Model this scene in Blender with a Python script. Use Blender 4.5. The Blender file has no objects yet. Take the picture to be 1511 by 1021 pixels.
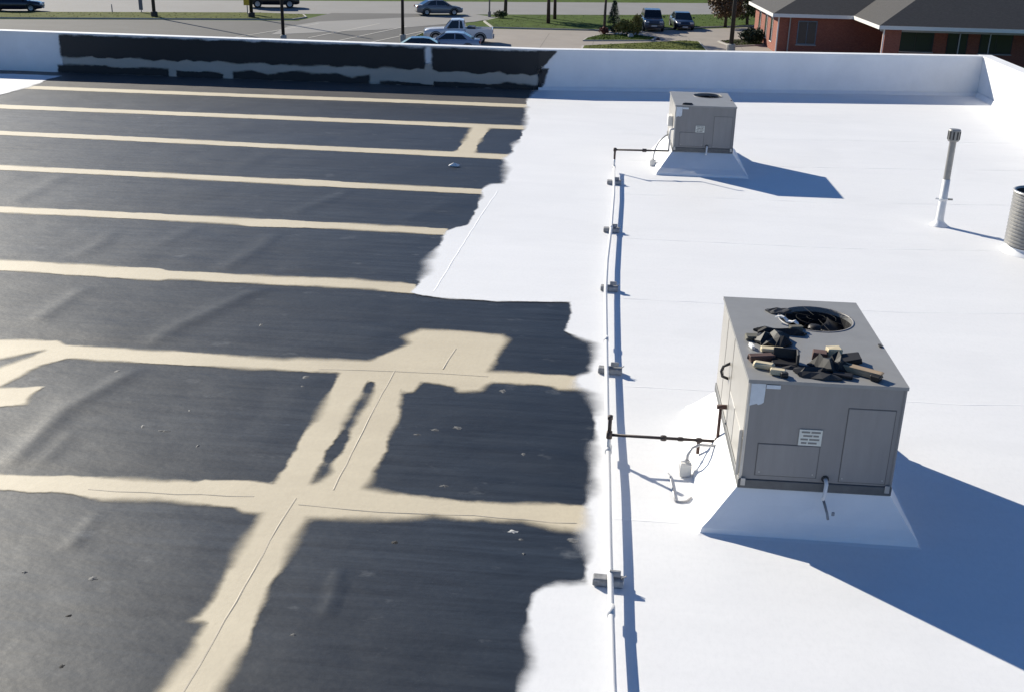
import bpy, bmesh, math, random
import numpy as np
from mathutils import Vector, Matrix

random.seed(7)
SC = bpy.context.scene
COL = SC.collection
R = math.radians

# ------------------------------------------------------------------ camera, sky, sun, exposure
FPX, PITCH, ROLL, YAW, CAMH = 1647.4, 0.378255, 0.0264219, -0.0794532, 4.96136
PW, PH = 1511.0, 1021.0
_fw = np.array([math.sin(YAW) * math.cos(PITCH), math.cos(YAW) * math.cos(PITCH), -math.sin(PITCH)])
_r0 = np.array([math.cos(YAW), -math.sin(YAW), 0.0])
_u0 = np.cross(_r0, _fw)
_r = math.cos(ROLL) * _r0 + math.sin(ROLL) * _u0
_u = -math.sin(ROLL) * _r0 + math.cos(ROLL) * _u0
cd = bpy.data.cameras.new('camera')
cd.sensor_width = 36.0
cd.lens = 36.0 * FPX / PW
cd.clip_start = 0.1
cd.clip_end = 3000
cam = bpy.data.objects.new('camera', cd)
COL.objects.link(cam)
cam.matrix_world = Matrix(((_r[0], _u[0], -_fw[0], 0), (_r[1], _u[1], -_fw[1], 0), (_r[2], _u[2], -_fw[2], CAMH), (0, 0, 0, 1)))
SC.camera = cam

SUNV = Vector((1.46, -1.34, -1.0)).normalized()          # direction in which the light travels
SUN_EL = math.asin(-SUNV.z)
SUN_AZ = math.atan2(-SUNV.x, -SUNV.y)
world = bpy.data.worlds.new('World')
SC.world = world
world.use_nodes = True
wn = world.node_tree.nodes
sky = wn.new('ShaderNodeTexSky')
sky.sky_type = 'NISHITA'
sky.sun_disc = False
sky.sun_elevation = SUN_EL
sky.sun_rotation = SUN_AZ
sky.air_density = 1.0
sky.dust_density = 0.0
sky.ozone_density = 8.0
sky.altitude = 1500
world.node_tree.links.new(sky.outputs[0], wn['Background'].inputs[0])
wn['Background'].inputs[1].default_value = 0.076
sl = bpy.data.lights.new('sun', 'SUN')
sl.energy = 5.0
sl.angle = R(0.5)
sl.color = (1.0, 0.93, 0.79)
sun = bpy.data.objects.new('sun', sl)
COL.objects.link(sun)
sun.rotation_euler = SUNV.to_track_quat('-Z', 'Y').to_euler()
SC.view_settings.view_transform = 'Standard'
SC.view_settings.look = 'None'
SC.view_settings.gamma = 1
SC.view_settings.use_curve_mapping = False
SC.view_settings.exposure = 0.52

# ------------------------------------------------------------------ survey: a sighted point -> metres on a level plane
GZ = -5.6                                                    # car park level below the roof
def at(x, y, z=0.0):
    d = _fw * FPX + _r * (x - PW / 2) - _u * (y - PH / 2)
    t = (z - CAMH) / d[2]
    return Vector((d[0] * t, d[1] * t, z))
def xy(pts, z=0.0):
    return [tuple(at(a, b, z)[:2]) for a, b in pts]

# ------------------------------------------------------------------ materials
M = {}
def mat(name, col, rough=0.6, metal=0.0, spec=0.5, var=0.0, vscale=3.0, stretch=(1, 1, 1), bump=0.0, bscale=40.0, emit=None):
    m = bpy.data.materials.new(name)
    m.use_nodes = True
    nt = m.node_tree
    b = nt.nodes['Principled BSDF']
    b.inputs['Base Color'].default_value = (*col, 1)
    b.inputs['Roughness'].default_value = rough
    b.inputs['Metallic'].default_value = metal
    b.inputs['Specular IOR Level'].default_value = spec
    if var or bump:
        tc = nt.nodes.new('ShaderNodeTexCoord')
        mp = nt.nodes.new('ShaderNodeMapping')
        mp.inputs['Scale'].default_value = stretch
        nt.links.new(tc.outputs['Object'], mp.inputs['Vector'])
    if var:
        n = nt.nodes.new('ShaderNodeTexNoise')
        n.inputs['Scale'].default_value = vscale
        n.inputs['Detail'].default_value = 6
        n.inputs['Roughness'].default_value = 0.65
        nt.links.new(mp.outputs[0], n.inputs['Vector'])
        r = nt.nodes.new('ShaderNodeMapRange')
        r.inputs[1].default_value = 0.3
        r.inputs[2].default_value = 0.7
        r.inputs[3].default_value = 1 - var
        r.inputs[4].default_value = 1 + var
        nt.links.new(n.outputs[0], r.inputs[0])
        h = nt.nodes.new('ShaderNodeMix')
        h.data_type = 'RGBA'
        h.blend_type = 'MULTIPLY'
        h.inputs[0].default_value = 1
        h.inputs[6].default_value = (*col, 1)
        nt.links.new(r.outputs[0], h.inputs[7])
        nt.links.new(h.outputs[2], b.inputs['Base Color'])
    if bump:
        n2 = nt.nodes.new('ShaderNodeTexNoise')
        n2.inputs['Scale'].default_value = bscale
        n2.inputs['Detail'].default_value = 4
        nt.links.new(mp.outputs[0], n2.inputs['Vector'])
        bp = nt.nodes.new('ShaderNodeBump')
        bp.inputs['Strength'].default_value = bump
        bp.inputs['Distance'].default_value = 0.02
        nt.links.new(n2.outputs[0], bp.inputs['Height'])
        nt.links.new(bp.outputs[0], b.inputs['Normal'])
    M[name] = m
    return m

def nodes_of(m):
    nt = m.node_tree
    def N(t, **k):
        n = nt.nodes.new(t)
        for a, v in k.items():
            setattr(n, a, v)
        return n
    return nt, N
def noise(nt, N, vec, scale, detail=5, rough=0.6):
    n = N('ShaderNodeTexNoise')
    n.inputs['Scale'].default_value = scale
    n.inputs['Detail'].default_value = detail
    n.inputs['Roughness'].default_value = rough
    nt.links.new(vec, n.inputs['Vector'])
    return n.outputs[0]
def mapped(nt, N, sc, loc=(0, 0, 0), rot=(0, 0, 0)):
    tc = N('ShaderNodeTexCoord')
    mp = N('ShaderNodeMapping')
    mp.inputs['Scale'].default_value = sc
    mp.inputs['Location'].default_value = loc
    mp.inputs['Rotation'].default_value = rot
    nt.links.new(tc.outputs['Object'], mp.inputs['Vector'])
    return mp.outputs[0]
def rng(nt, N, v, a, b, c, d, smooth=False):
    r = N('ShaderNodeMapRange')
    if smooth:
        r.interpolation_type = 'SMOOTHSTEP'
    for i, q in enumerate((a, b, c, d)):
        if isinstance(q, (int, float)):
            r.inputs[i + 1].default_value = q
        else:
            nt.links.new(q, r.inputs[i + 1])
    nt.links.new(v, r.inputs[0])
    return r.outputs[0]
def mathn(nt, N, op, a, b):
    n = N('ShaderNodeMath', operation=op)
    for i, q in enumerate((a, b)):
        if isinstance(q, (int, float)):
            n.inputs[i].default_value = q
        else:
            nt.links.new(q, n.inputs[i])
    return n.outputs[0]
def mixc(nt, N, f, a, b, blend='MIX'):
    n = N('ShaderNodeMix', data_type='RGBA', blend_type=blend)
    for i, q in ((0, f), (6, a), (7, b)):
        if isinstance(q, (int, float)):
            n.inputs[i].default_value = q
        elif isinstance(q, tuple):
            n.inputs[i].default_value = (*q, 1)
        else:
            nt.links.new(q, n.inputs[i])
    return n.outputs[2]
def bumpn(nt, N, h, strength, dist, prev=None):
    b = N('ShaderNodeBump')
    b.inputs['Strength'].default_value = strength
    b.inputs['Distance'].default_value = dist
    nt.links.new(h, b.inputs['Height'])
    if prev:
        nt.links.new(prev, b.inputs['Normal'])
    return b.outputs[0]

def membrane_material(name, dusty=0.0):
    m = mat(name, (0.022, 0.023, 0.026), 0.5)
    nt, N = nodes_of(m)
    b = nt.nodes['Principled BSDF']
    st = noise(nt, N, mapped(nt, N, (0.35, 5.0, 1)), 1.6, 8, 0.72)          # roller marks and dust drawn out along the sheets
    big = noise(nt, N, mapped(nt, N, (0.30, 0.45, 1), (3, 1, 0)), 1.0, 4, 0.6)
    fine = noise(nt, N, mapped(nt, N, (1, 1, 1)), 26, 6, 0.7)
    d = mathn(nt, N, 'MULTIPLY', rng(nt, N, st, 0.38, 0.72, 0, 1), rng(nt, N, big, 0.34, 0.68, 0.25, 1))
    c = mixc(nt, N, d, (0.0065, 0.011, 0.019), (0.021, 0.034, 0.055))
    c = mixc(nt, N, rng(nt, N, fine, 0.35, 0.75, 0.0, 0.16), c, (0.025, 0.037, 0.054))
    sp = noise(nt, N, mapped(nt, N, (1, 1.6, 1), (9, 4, 0)), 2.3, 5, 0.62)
    c = mixc(nt, N, rng(nt, N, sp, 0.62, 0.76, 0, 0.38), c, (0.15, 0.16, 0.17))   # scuffs
    oi = N('ShaderNodeObjectInfo')
    c = mixc(nt, N, 1.0, c, rng(nt, N, oi.outputs['Random'], 0, 1, 0.80, 1.35), 'MULTIPLY')      # each sheet has aged a little differently
    # grey-brown grit swept up along the far wall
    tc = N('ShaderNodeTexCoord')
    sx = N('ShaderNodeSeparateXYZ')
    nt.links.new(tc.outputs['Object'], sx.inputs[0])
    gr = mathn(nt, N, 'MULTIPLY', rng(nt, N, sx.outputs[1], 28.7, 30.0, 0, 1), rng(nt, N, big, 0.2, 0.6, 0.5, 0.9))
    c = mixc(nt, N, gr, c, (0.10, 0.092, 0.088))
    nt.links.new(c, b.inputs['Base Color'])
    nt.links.new(rng(nt, N, st, 0.3, 0.75, 0.47, 0.58), b.inputs['Roughness'])
    b.inputs['Specular IOR Level'].default_value = 0.27
    w1 = noise(nt, N, mapped(nt, N, (0.55, 0.9, 1), (0, 0, 0), (0, 0, 0.9)), 1.1, 5, 0.6)
    n1 = bumpn(nt, N, w1, 0.34, 0.06)
    n2 = bumpn(nt, N, fine, 0.12, 0.006, n1)
    nt.links.new(n2, b.inputs['Normal'])
    return m
membrane_material('membrane')

def film_material(name, col, col2, rough, wmin, wmax, amp, bump):
    """A rolled or sprayed film: fades out at its edge (attribute 'edge', metres inside the outline)."""
    m = mat(name, col, rough)
    nt, N = nodes_of(m)
    b = nt.nodes['Principled BSDF']
    big = noise(nt, N, mapped(nt, N, (0.5, 0.7, 1)), 1.0, 6, 0.62)
    st = noise(nt, N, mapped(nt, N, (1.0, 7.0, 1)), 2.2, 6, 0.65)
    f = mathn(nt, N, 'MULTIPLY', rng(nt, N, big, 0.3, 0.7, 0, 1), rng(nt, N, st, 0.3, 0.7, 0.4, 1))
    c0 = mixc(nt, N, f, col, col2)
    lane = noise(nt, N, mapped(nt, N, (0.12, 2.6, 1), (2, 7, 0)), 1.0, 3, 0.5)
    c0 = mixc(nt, N, rng(nt, N, lane, 0.42, 0.66, 0, 0.35), c0, col2)
    pond = noise(nt, N, mapped(nt, N, (0.22, 0.30, 1), (11, 3, 0)), 1.0, 5, 0.55)
    ring = mathn(nt, N, 'MULTIPLY', rng(nt, N, pond, 0.52, 0.57, 0, 1, True), rng(nt, N, pond, 0.57, 0.64, 1, 0.25, True))
    c0 = mixc(nt, N, mathn(nt, N, 'MULTIPLY', ring, 0.18), c0, tuple(q * 0.90 for q in col2))
    nt.links.new(c0, b.inputs['Base Color'])
    fine = noise(nt, N, mapped(nt, N, (1, 1, 1)), 14, 5, 0.6)
    nt.links.new(mixc(nt, N, rng(nt, N, noise(nt, N, mapped(nt, N, (7, 3, 1)), 4.0, 6, 0.75), 0.45, 0.75, 0, 0.5), c0, tuple(q * 0.93 for q in col2)), b.inputs['Base Color'])
    n1 = bumpn(nt, N, big, bump, 0.05)
    nt.links.new(bumpn(nt, N, fine, bump * 0.6, 0.006, n1), b.inputs['Normal'])
    at_ = N('ShaderNodeAttribute', attribute_name='edge')
    e1 = noise(nt, N, mapped(nt, N, (1.6, 2.0, 3)), 1.5, 3, 0.55)
    e2 = noise(nt, N, mapped(nt, N, (5, 6, 9)), 1.8, 3, 0.6)
    e = mathn(nt, N, 'ADD', at_.outputs['Fac'], rng(nt, N, e1, 0.25, 0.75, -amp, amp))
    e = mathn(nt, N, 'ADD', e, rng(nt, N, e2, 0.25, 0.75, -amp * 0.22, amp * 0.22))
    wv = noise(nt, N, mapped(nt, N, (0.7, 0.7, 1), (5, 2, 0)), 1.0, 2, 0.5)
    w = rng(nt, N, wv, 0.42, 0.62, wmin, wmax)
    a = rng(nt, N, e, mathn(nt, N, 'MULTIPLY', w, -1.0), w, 0, 1, True)
    tr = N('ShaderNodeBsdfTransparent')
    mx = N('ShaderNodeMixShader')
    nt.links.new(a, mx.inputs[0])
    nt.links.new(tr.outputs[0], mx.inputs[1])
    nt.links.new(b.outputs[0], mx.inputs[2])
    nt.links.new(mx.outputs[0], nt.nodes['Material Output'].inputs['Surface'])
    return m
film_material('white_film', (0.84, 0.842, 0.845), (0.775, 0.78, 0.787), 0.55, 0.025, 0.15, 0.035, 0.12)
film_material('primer_film', (0.63, 0.555, 0.405), (0.53, 0.46, 0.335), 0.62, 0.022, 0.095, 0.03, 0.22)
film_material('wall_grey', (0.42, 0.385, 0.335), (0.52, 0.48, 0.42), 0.6, 0.02, 0.08, 0.03, 0.2)
film_material('wall_film', (0.012, 0.012, 0.014), (0.020, 0.021, 0.024), 0.55, 0.02, 0.06, 0.03, 0.2)

mat('spot_pale', (0.42, 0.42, 0.41), 0.7, var=0.3, vscale=20)
mat('spot_grey', (0.085, 0.088, 0.092), 0.7, var=0.5, vscale=25)
mat('spot_dim', (0.028, 0.03, 0.034), 0.7)
mat('spot_dark', (0.008, 0.008, 0.009), 0.8)
mat('white_coat', (0.84, 0.842, 0.845), 0.55, var=0.04, vscale=2.0, bump=0.15, bscale=9)
mat('white_wall', (0.84, 0.843, 0.845), 0.6, var=0.05, vscale=1.2, bump=0.25, bscale=5)
mat('primer_ridge', (0.53, 0.465, 0.355), 0.65, var=0.1, vscale=9)
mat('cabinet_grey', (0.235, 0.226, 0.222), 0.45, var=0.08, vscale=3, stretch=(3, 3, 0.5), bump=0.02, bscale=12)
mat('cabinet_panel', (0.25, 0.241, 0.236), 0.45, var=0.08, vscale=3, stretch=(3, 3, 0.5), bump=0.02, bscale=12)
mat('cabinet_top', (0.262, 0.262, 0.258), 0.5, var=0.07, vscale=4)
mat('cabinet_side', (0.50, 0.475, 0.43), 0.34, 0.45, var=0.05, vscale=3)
mat('galvanised', (0.46, 0.45, 0.43), 0.42, 0.5, var=0.15, vscale=9)
mat('base_rail', (0.115, 0.118, 0.12), 0.5, 0.3, var=0.15, vscale=12)
mat('joint_grey', (0.105, 0.102, 0.10), 0.6)
mat('dark_hole', (0.012, 0.012, 0.014), 0.8)
mat('fan_blade', (0.04, 0.039, 0.04), 0.5, 0.5, var=0.2, vscale=8)
mat('guard_wire', (0.02, 0.02, 0.022), 0.75)
mat('paper', (0.62, 0.66, 0.70), 0.7, var=0.08, vscale=18)
mat('plate', (0.66, 0.66, 0.60), 0.6, var=0.05, vscale=30)
mat('ink', (0.24, 0.23, 0.21), 0.8)
mat('pvc', (0.72, 0.72, 0.72), 0.4)
mat('rubber', (0.03, 0.03, 0.033), 0.6)
mat('iron_pipe', (0.062, 0.046, 0.042), 0.6, 0.2, var=0.3, vscale=20)
mat('rust_pipe', (0.085, 0.042, 0.033), 0.7, var=0.3, vscale=20)
mat('pipe_white', (0.74, 0.74, 0.735), 0.45, var=0.05, vscale=6)
mat('block_grey', (0.27, 0.275, 0.285), 0.7, var=0.5, vscale=11)
mat('conduit', (0.42, 0.42, 0.43), 0.4, 0.5)
mat('box_white', (0.68, 0.67, 0.64), 0.5, var=0.06, vscale=9)
mat('vent_grey', (0.27, 0.265, 0.255), 0.45, 0.35, var=0.15, vscale=7)
mat('vent_dark', (0.035, 0.035, 0.035), 0.7)
mat('wood_tan', (0.34, 0.255, 0.17), 0.75, var=0.25, vscale=6, stretch=(1, 8, 8))
mat('wood_cream', (0.58, 0.50, 0.34), 0.75, var=0.15, vscale=9)
mat('wood_brown', (0.11, 0.062, 0.052), 0.75, var=0.25, vscale=10)
mat('scrap_black', (0.007, 0.007, 0.009), 0.6, var=0.3, vscale=12)
mat('scrap_grey', (0.03, 0.03, 0.032), 0.6, var=0.3, vscale=12)
mat('scrap_olive', (0.12, 0.115, 0.09), 0.7, var=0.25, vscale=12)
mat('rag_white', (0.82, 0.81, 0.78), 0.7)
mat('asphalt', (0.078, 0.077, 0.075), 0.85, var=0.14, vscale=0.25, stretch=(1, 1.5, 1), bump=0.2, bscale=30)
mat('asphalt_road', (0.225, 0.22, 0.213), 0.85, var=0.07, vscale=0.2, bump=0.2, bscale=30)
mat('concrete', (0.30, 0.265, 0.23), 0.85, var=0.10, vscale=0.35, bump=0.1, bscale=20)
mat('kerb', (0.42, 0.40, 0.36), 0.8, var=0.1, vscale=2)
mat('joint', (0.20, 0.18, 0.16), 0.9)
mat('grass', (0.062, 0.098, 0.016), 0.95, spec=0.1, var=0.4, vscale=1.1, bump=0.6, bscale=8)
mat('grass_blade', (0.068, 0.105, 0.018), 0.9, spec=0.1, var=0.35, vscale=0.8)
mat('grass_verge', (0.09, 0.105, 0.02), 0.95, spec=0.1, var=0.4, vscale=1.1, bump=0.6, bscale=8)
mat('leaf_green', (0.06, 0.085, 0.022), 0.7, var=0.35, vscale=2)
mat('leaf_dark', (0.022, 0.04, 0.016), 0.7, var=0.3, vscale=2)
mat('leaf_blue', (0.028, 0.058, 0.040), 0.7, var=0.3, vscale=2)
mat('leaf_autumn', (0.15, 0.088, 0.038), 0.7, var=0.4, vscale=2)
mat('leaf_yellow', (0.20, 0.17, 0.04), 0.7, var=0.35, vscale=2)
mat('leaf_red', (0.17, 0.05, 0.035), 0.7, var=0.35, vscale=2)
mat('bark', (0.075, 0.058, 0.045), 0.9, var=0.25, vscale=6)
mat('mulch', (0.075, 0.05, 0.04), 0.95, var=0.3, vscale=3)
mat('pole_dark', (0.022, 0.018, 0.016), 0.6)
mat('pole_wood', (0.075, 0.06, 0.048), 0.9, var=0.2, vscale=4)
mat('steel_grey', (0.22, 0.21, 0.22), 0.5, 0.4)
mat('sign_yellow', (0.70, 0.42, 0.03), 0.5)
mat('sign_back', (0.22, 0.19, 0.21), 0.5)
mat('glass', (0.008, 0.011, 0.016), 0.06, spec=0.6)
mat('tyre', (0.012, 0.012, 0.012), 0.8)
mat('rim', (0.35, 0.35, 0.36), 0.35, 0.7)
mat('lamp_clear', (0.6, 0.6, 0.6), 0.2)
mat('lamp_red', (0.25, 0.012, 0.01), 0.25)
mat('trim_black', (0.015, 0.015, 0.016), 0.5)
mat('plate_number', (0.6, 0.6, 0.58), 0.5)
for nm, c in (('paint_navy', (0.010, 0.012, 0.028)), ('paint_silver', (0.20, 0.20, 0.21)), ('paint_white', (0.72, 0.72, 0.74)),
              ('paint_pale_blue', (0.30, 0.36, 0.46)), ('paint_black', (0.008, 0.008, 0.010)), ('paint_grey', (0.075, 0.075, 0.09)),
              ('paint_blue', (0.022, 0.032, 0.055))):
    mm = mat(nm, c, 0.28, 0.1)
    mm.node_tree.nodes['Principled BSDF'].inputs['Coat Weight'].default_value = 0.5
mat('soffit', (0.60, 0.60, 0.58), 0.6)
mat('trim_white', (0.78, 0.77, 0.74), 0.55)
mat('trim_grey', (0.34, 0.33, 0.315), 0.6, var=0.05, vscale=2)
mat('shade_glass', (0.02, 0.028, 0.04), 0.1, spec=0.6)
mat('frame_blue', (0.12, 0.16, 0.21), 0.5)
mat('gravel_wall', (0.45, 0.42, 0.38), 0.9, var=0.05, vscale=3)

def brick_material():
    m = mat('brick', (0.30, 0.12, 0.075), 0.85)
    nt, N = nodes_of(m)
    b = nt.nodes['Principled BSDF']
    tc = N('ShaderNodeTexCoord')
    sx = N('ShaderNodeSeparateXYZ')
    nt.links.new(tc.outputs['Object'], sx.inputs[0])
    cb = N('ShaderNodeCombineXYZ')
    nt.links.new(mathn(nt, N, 'ADD', sx.outputs[0], sx.outputs[1]), cb.inputs[0])
    nt.links.new(sx.outputs[2], cb.inputs[1])
    br = N('ShaderNodeTexBrick')
    br.inputs['Scale'].default_value = 4.4
    br.inputs['Color1'].default_value = (0.29, 0.088, 0.054, 1)
    br.inputs['Color2'].default_value = (0.21, 0.055, 0.036, 1)
    br.inputs['Mortar'].default_value = (0.30, 0.16, 0.115, 1)
    br.inputs['Mortar Size'].default_value = 0.02
    nt.links.new(cb.outputs[0], br.inputs['Vector'])
    nt.links.new(br.outputs[0], b.inputs['Base Color'])
brick_material()
def shingle_material():
    m = mat('shingle', (0.06, 0.06, 0.062), 0.85)
    nt, N = nodes_of(m)
    b = nt.nodes['Principled BSDF']
    n = noise(nt, N, mapped(nt, N, (1, 1, 1)), 5, 6, 0.8)
    br = N('ShaderNodeTexBrick')
    br.inputs['Scale'].default_value = 3.0
    br.inputs['Color1'].default_value = (0.085, 0.08, 0.076, 1)
    br.inputs['Color2'].default_value = (0.055, 0.053, 0.053, 1)
    br.inputs['Mortar'].default_value = (0.03, 0.03, 0.03, 1)
    nt.links.new(mapped(nt, N, (1, 1.6, 1)), br.inputs['Vector'])
    nt.links.new(mixc(nt, N, rng(nt, N, n, 0.3, 0.7, 0, 0.6), br.outputs[0], (0.048, 0.046, 0.045)), b.inputs['Base Color'])
shingle_material()

# ------------------------------------------------------------------ mesh and object helpers
class MB:
    def __init__(s):
        s.v = []
        s.f = []
    def add(s, vs, fs):
        o = len(s.v)
        s.v += [tuple(q) for q in vs]
        s.f += [tuple(i + o for i in q) for q in fs]
        return s
    def box(s, c, d, rot=None, bevel=0.0):
        bm = bmesh.new()
        bmesh.ops.create_cube(bm, size=1)
        for v in bm.verts:
            v.co = Vector((v.co.x * d[0], v.co.y * d[1], v.co.z * d[2]))
        if bevel:
            bmesh.ops.bevel(bm, geom=list(bm.edges), offset=bevel, segments=1, affect='EDGES')
        mtx = rot if rot is not None else Matrix.Identity(3)
        bm.verts.index_update()
        s.add([tuple(mtx @ v.co + Vector(c)) for v in bm.verts], [[v.index for v in f.verts] for f in bm.faces])
        bm.free()
        return s
    def span(s, a, b, bevel=0.0):
        return s.box([(a[i] + b[i]) / 2 for i in range(3)], [abs(b[i] - a[i]) for i in range(3)], None, bevel)
    def tube(s, path, r, n=8, caps=True):
        P = [Vector(p) for p in path]
        rr = r if isinstance(r, (list, tuple)) else [r] * len(P)
        t0 = (P[1] - P[0]).normalized()
        up = Vector((0, 0, 1)) if abs(t0.z) < 0.9 else Vector((1, 0, 0))
        a = t0.cross(up).normalized()
        vs, fs = [], []
        for i, p in enumerate(P):
            t = ((P[min(i + 1, len(P) - 1)] - p).normalized() + (p - P[max(i - 1, 0)]).normalized())
            t = t.normalized() if t.length > 1e-6 else t0
            a = (a - t * a.dot(t)).normalized()
            b = t.cross(a)
            for k in range(n):
                w = 2 * math.pi * k / n
                vs.append(p + (a * math.cos(w) + b * math.sin(w)) * rr[i])
        for i in range(len(P) - 1):
            for k in range(n):
                k2 = (k + 1) % n
                fs.append((i * n + k, i * n + k2, (i + 1) * n + k2, (i + 1) * n + k))
        if caps:
            fs.append(tuple(range(n))[::-1])
            fs.append(tuple((len(P) - 1) * n + k for k in range(n)))
        return s.add(vs, fs)
    def lathe(s, prof, c=(0, 0, 0), n=24):
        vs, fs = [], []
        for r, z in prof:
            for k in range(n):
                w = 2 * math.pi * k / n
                vs.append((c[0] + r * math.cos(w), c[1] + r * math.sin(w), c[2] + z))
        for i in range(len(prof) - 1):
            for k in range(n):
                k2 = (k + 1) % n
                fs.append((i * n + k, i * n + k2, (i + 1) * n + k2, (i + 1) * n + k))
        return s.add(vs, fs)
    def prism(s, poly, z0, z1):
        n = len(poly)
        A = sum(poly[i][0] * poly[(i + 1) % n][1] - poly[(i + 1) % n][0] * poly[i][1] for i in range(n))
        if A < 0:
            poly = poly[::-1]
        vs = [(p[0], p[1], z0) for p in poly] + [(p[0], p[1], z1) for p in poly]
        fs = [tuple(range(n))[::-1], tuple(range(n, 2 * n))] + [(i, (i + 1) % n, n + (i + 1) % n, n + i) for i in range(n)]
        return s.add(vs, fs)
    def build(s, name, m, parent=None, smooth=False, loc=None):
        me = bpy.data.meshes.new(name)
        me.from_pydata(s.v, [], s.f)
        me.materials.append(M[m])
        if smooth:
            for p in me.polygons:
                p.use_smooth = True
        me.update()
        o = bpy.data.objects.new(name, me)
        COL.objects.link(o)
        if loc is not None:
            o.location = loc
        if parent is not None:
            o.parent = parent
        return o
def tag(o, label=None, cat=None, group=None, kind=None):
    for k, v in (('label', label), ('category', cat), ('group', group), ('kind', kind)):
        if v:
            o[k] = v
    return o
def thing(name, label, cat, loc=(0, 0, 0), rz=0.0, group=None, scale=1.0):
    o = bpy.data.objects.new(name, None)
    o.empty_display_size = 0.2
    COL.objects.link(o)
    o.location = loc
    o.rotation_euler = (0, 0, rz)
    o.scale = (scale,) * 3
    return tag(o, label, cat, group)
def copy_tree(o, parent=None):
    c = o.copy()
    COL.objects.link(c)
    c.parent = parent
    for ch in o.children:
        copy_tree(ch, c)
    return c
def arc(a, b, c, n=8):
    a, b, c = Vector(a), Vector(b), Vector(c)
    return [(1 - t) ** 2 * a + 2 * t * (1 - t) * b + t * t * c for t in [i / n for i in range(n + 1)]]
RZ = lambda a: Matrix.Rotation(a, 3, 'Z')

# ------------------------------------------------------------------ films: outlines on a plane, refined along the edge
def sdf(poly, P):
    poly = np.asarray(poly, float)
    A = poly
    Bp = np.roll(poly, -1, 0)
    d2 = np.full(len(P), 1e18)
    ins = np.zeros(len(P), bool)
    for a, b in zip(A, Bp):
        e = b - a
        w = P - a
        t = np.clip((w @ e) / max(e @ e, 1e-12), 0, 1)
        q = w - t[:, None] * e
        d2 = np.minimum(d2, (q * q).sum(1))
        c = (a[1] > P[:, 1]) != (b[1] > P[:, 1])
        den = e[1] if abs(e[1]) > 1e-12 else 1e-12
        ins ^= c & (P[:, 0] < (P[:, 1] - a[1]) * e[0] / den + a[0])
    d = np.sqrt(d2)
    return np.where(ins, d, -d)
def shape_sd(shape, P):
    """shape: list of (+1 add / -1 cut, polygon)"""
    r = np.full(len(P), -1e9)
    for sg, poly in shape:
        d = sdf(poly, P)
        r = np.maximum(r, d) if sg > 0 else np.minimum(r, -d)
    return r
def film_group(names, shapes, z, m, parent, coarse=1.6, fine=0.05, feather=0.10, to3=None):
    """strokes of one film: a shared edge-refined grid, each cell given to the stroke it lies deepest in"""
    def total(P):
        q = np.stack([shape_sd(sh, P) for sh in shapes])
        return q.max(0), q.argmax(0)
    pts = np.concatenate([np.asarray(p, float) for sh in shapes for s, p in sh if s > 0])
    lo, hi = pts.min(0) - feather, pts.max(0) + feather
    nx = max(1, int(math.ceil((hi[0] - lo[0]) / coarse)))
    ny = max(1, int(math.ceil((hi[1] - lo[1]) / coarse)))
    gx, gy = np.meshgrid(np.arange(nx), np.arange(ny), indexing='ij')
    cells = np.stack([lo[0] + (gx.ravel() + 0.5) * coarse, lo[1] + (gy.ravel() + 0.5) * coarse], 1)
    size = coarse
    out = []
    while len(cells):
        d, own = total(cells)
        keep = d > -(feather + size * 0.71)
        cells, d, own = cells[keep], d[keep], own[keep]
        if size <= fine:
            out.append((cells, own, size))
            break
        inner = d > size * 0.71 + feather * 1.5
        out.append((cells[inner], own[inner], size))
        c = cells[~inner]
        q = size / 4
        cells = np.concatenate([c + np.array(o) for o in ((-q, -q), (q, -q), (q, q), (-q, q))]) if len(c) else c
        size /= 2
    obs = []
    for k, name in enumerate(names):
        idx, vs, fs = {}, [], []
        for cs, own, sz in out:
            h = sz / 2
            for cx, cy in cs[own == k]:
                f = []
                for ox, oy in ((-h, -h), (h, -h), (h, h), (-h, h)):
                    key = (round((cx + ox) * 1000), round((cy + oy) * 1000))
                    if key not in idx:
                        idx[key] = len(vs)
                        vs.append((cx + ox, cy + oy))
                    f.append(idx[key])
                fs.append(f)
        e = total(np.asarray(vs))[0]
        me = bpy.data.meshes.new(name)
        me.from_pydata([(x, y, z) for x, y in vs] if to3 is None else [to3(x, y) for x, y in vs], [], fs)
        a = me.attributes.new('edge', 'FLOAT', 'POINT')
        a.data.foreach_set('value', np.clip(e, -1, 1).astype(np.float32))
        me.materials.append(M[m])
        o = bpy.data.objects.new(name, me)
        COL.objects.link(o)
        o.parent = parent
        obs.append(o)
    return obs
def film(name, shape, z, m, parent, **k):
    return film_group([name], [shape], z, m, parent, **k)[0]

# ================================================================== SETTING: the roof
SEAM0, SP = 8.465, 2.95
XL, XR, YN, YF = -30.0, 10.75, -4.0, 34.6
roof = MB().span((XL - 0.6, YN, -0.5), (XR + 0.5, 35.2, -0.03)).build('roof', 'membrane')
tag(roof, 'low sloped roof, half black membrane with tan seams, half white coating', None, None, 'structure')
body = MB().span((XL - 0.4, YN + 0.2, GZ - 0.5), (XR + 0.3, 31.9, -0.5)).build('building_base', 'gravel_wall')
tag(body, 'building walls standing below the coated roof', None, None, 'structure')

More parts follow.
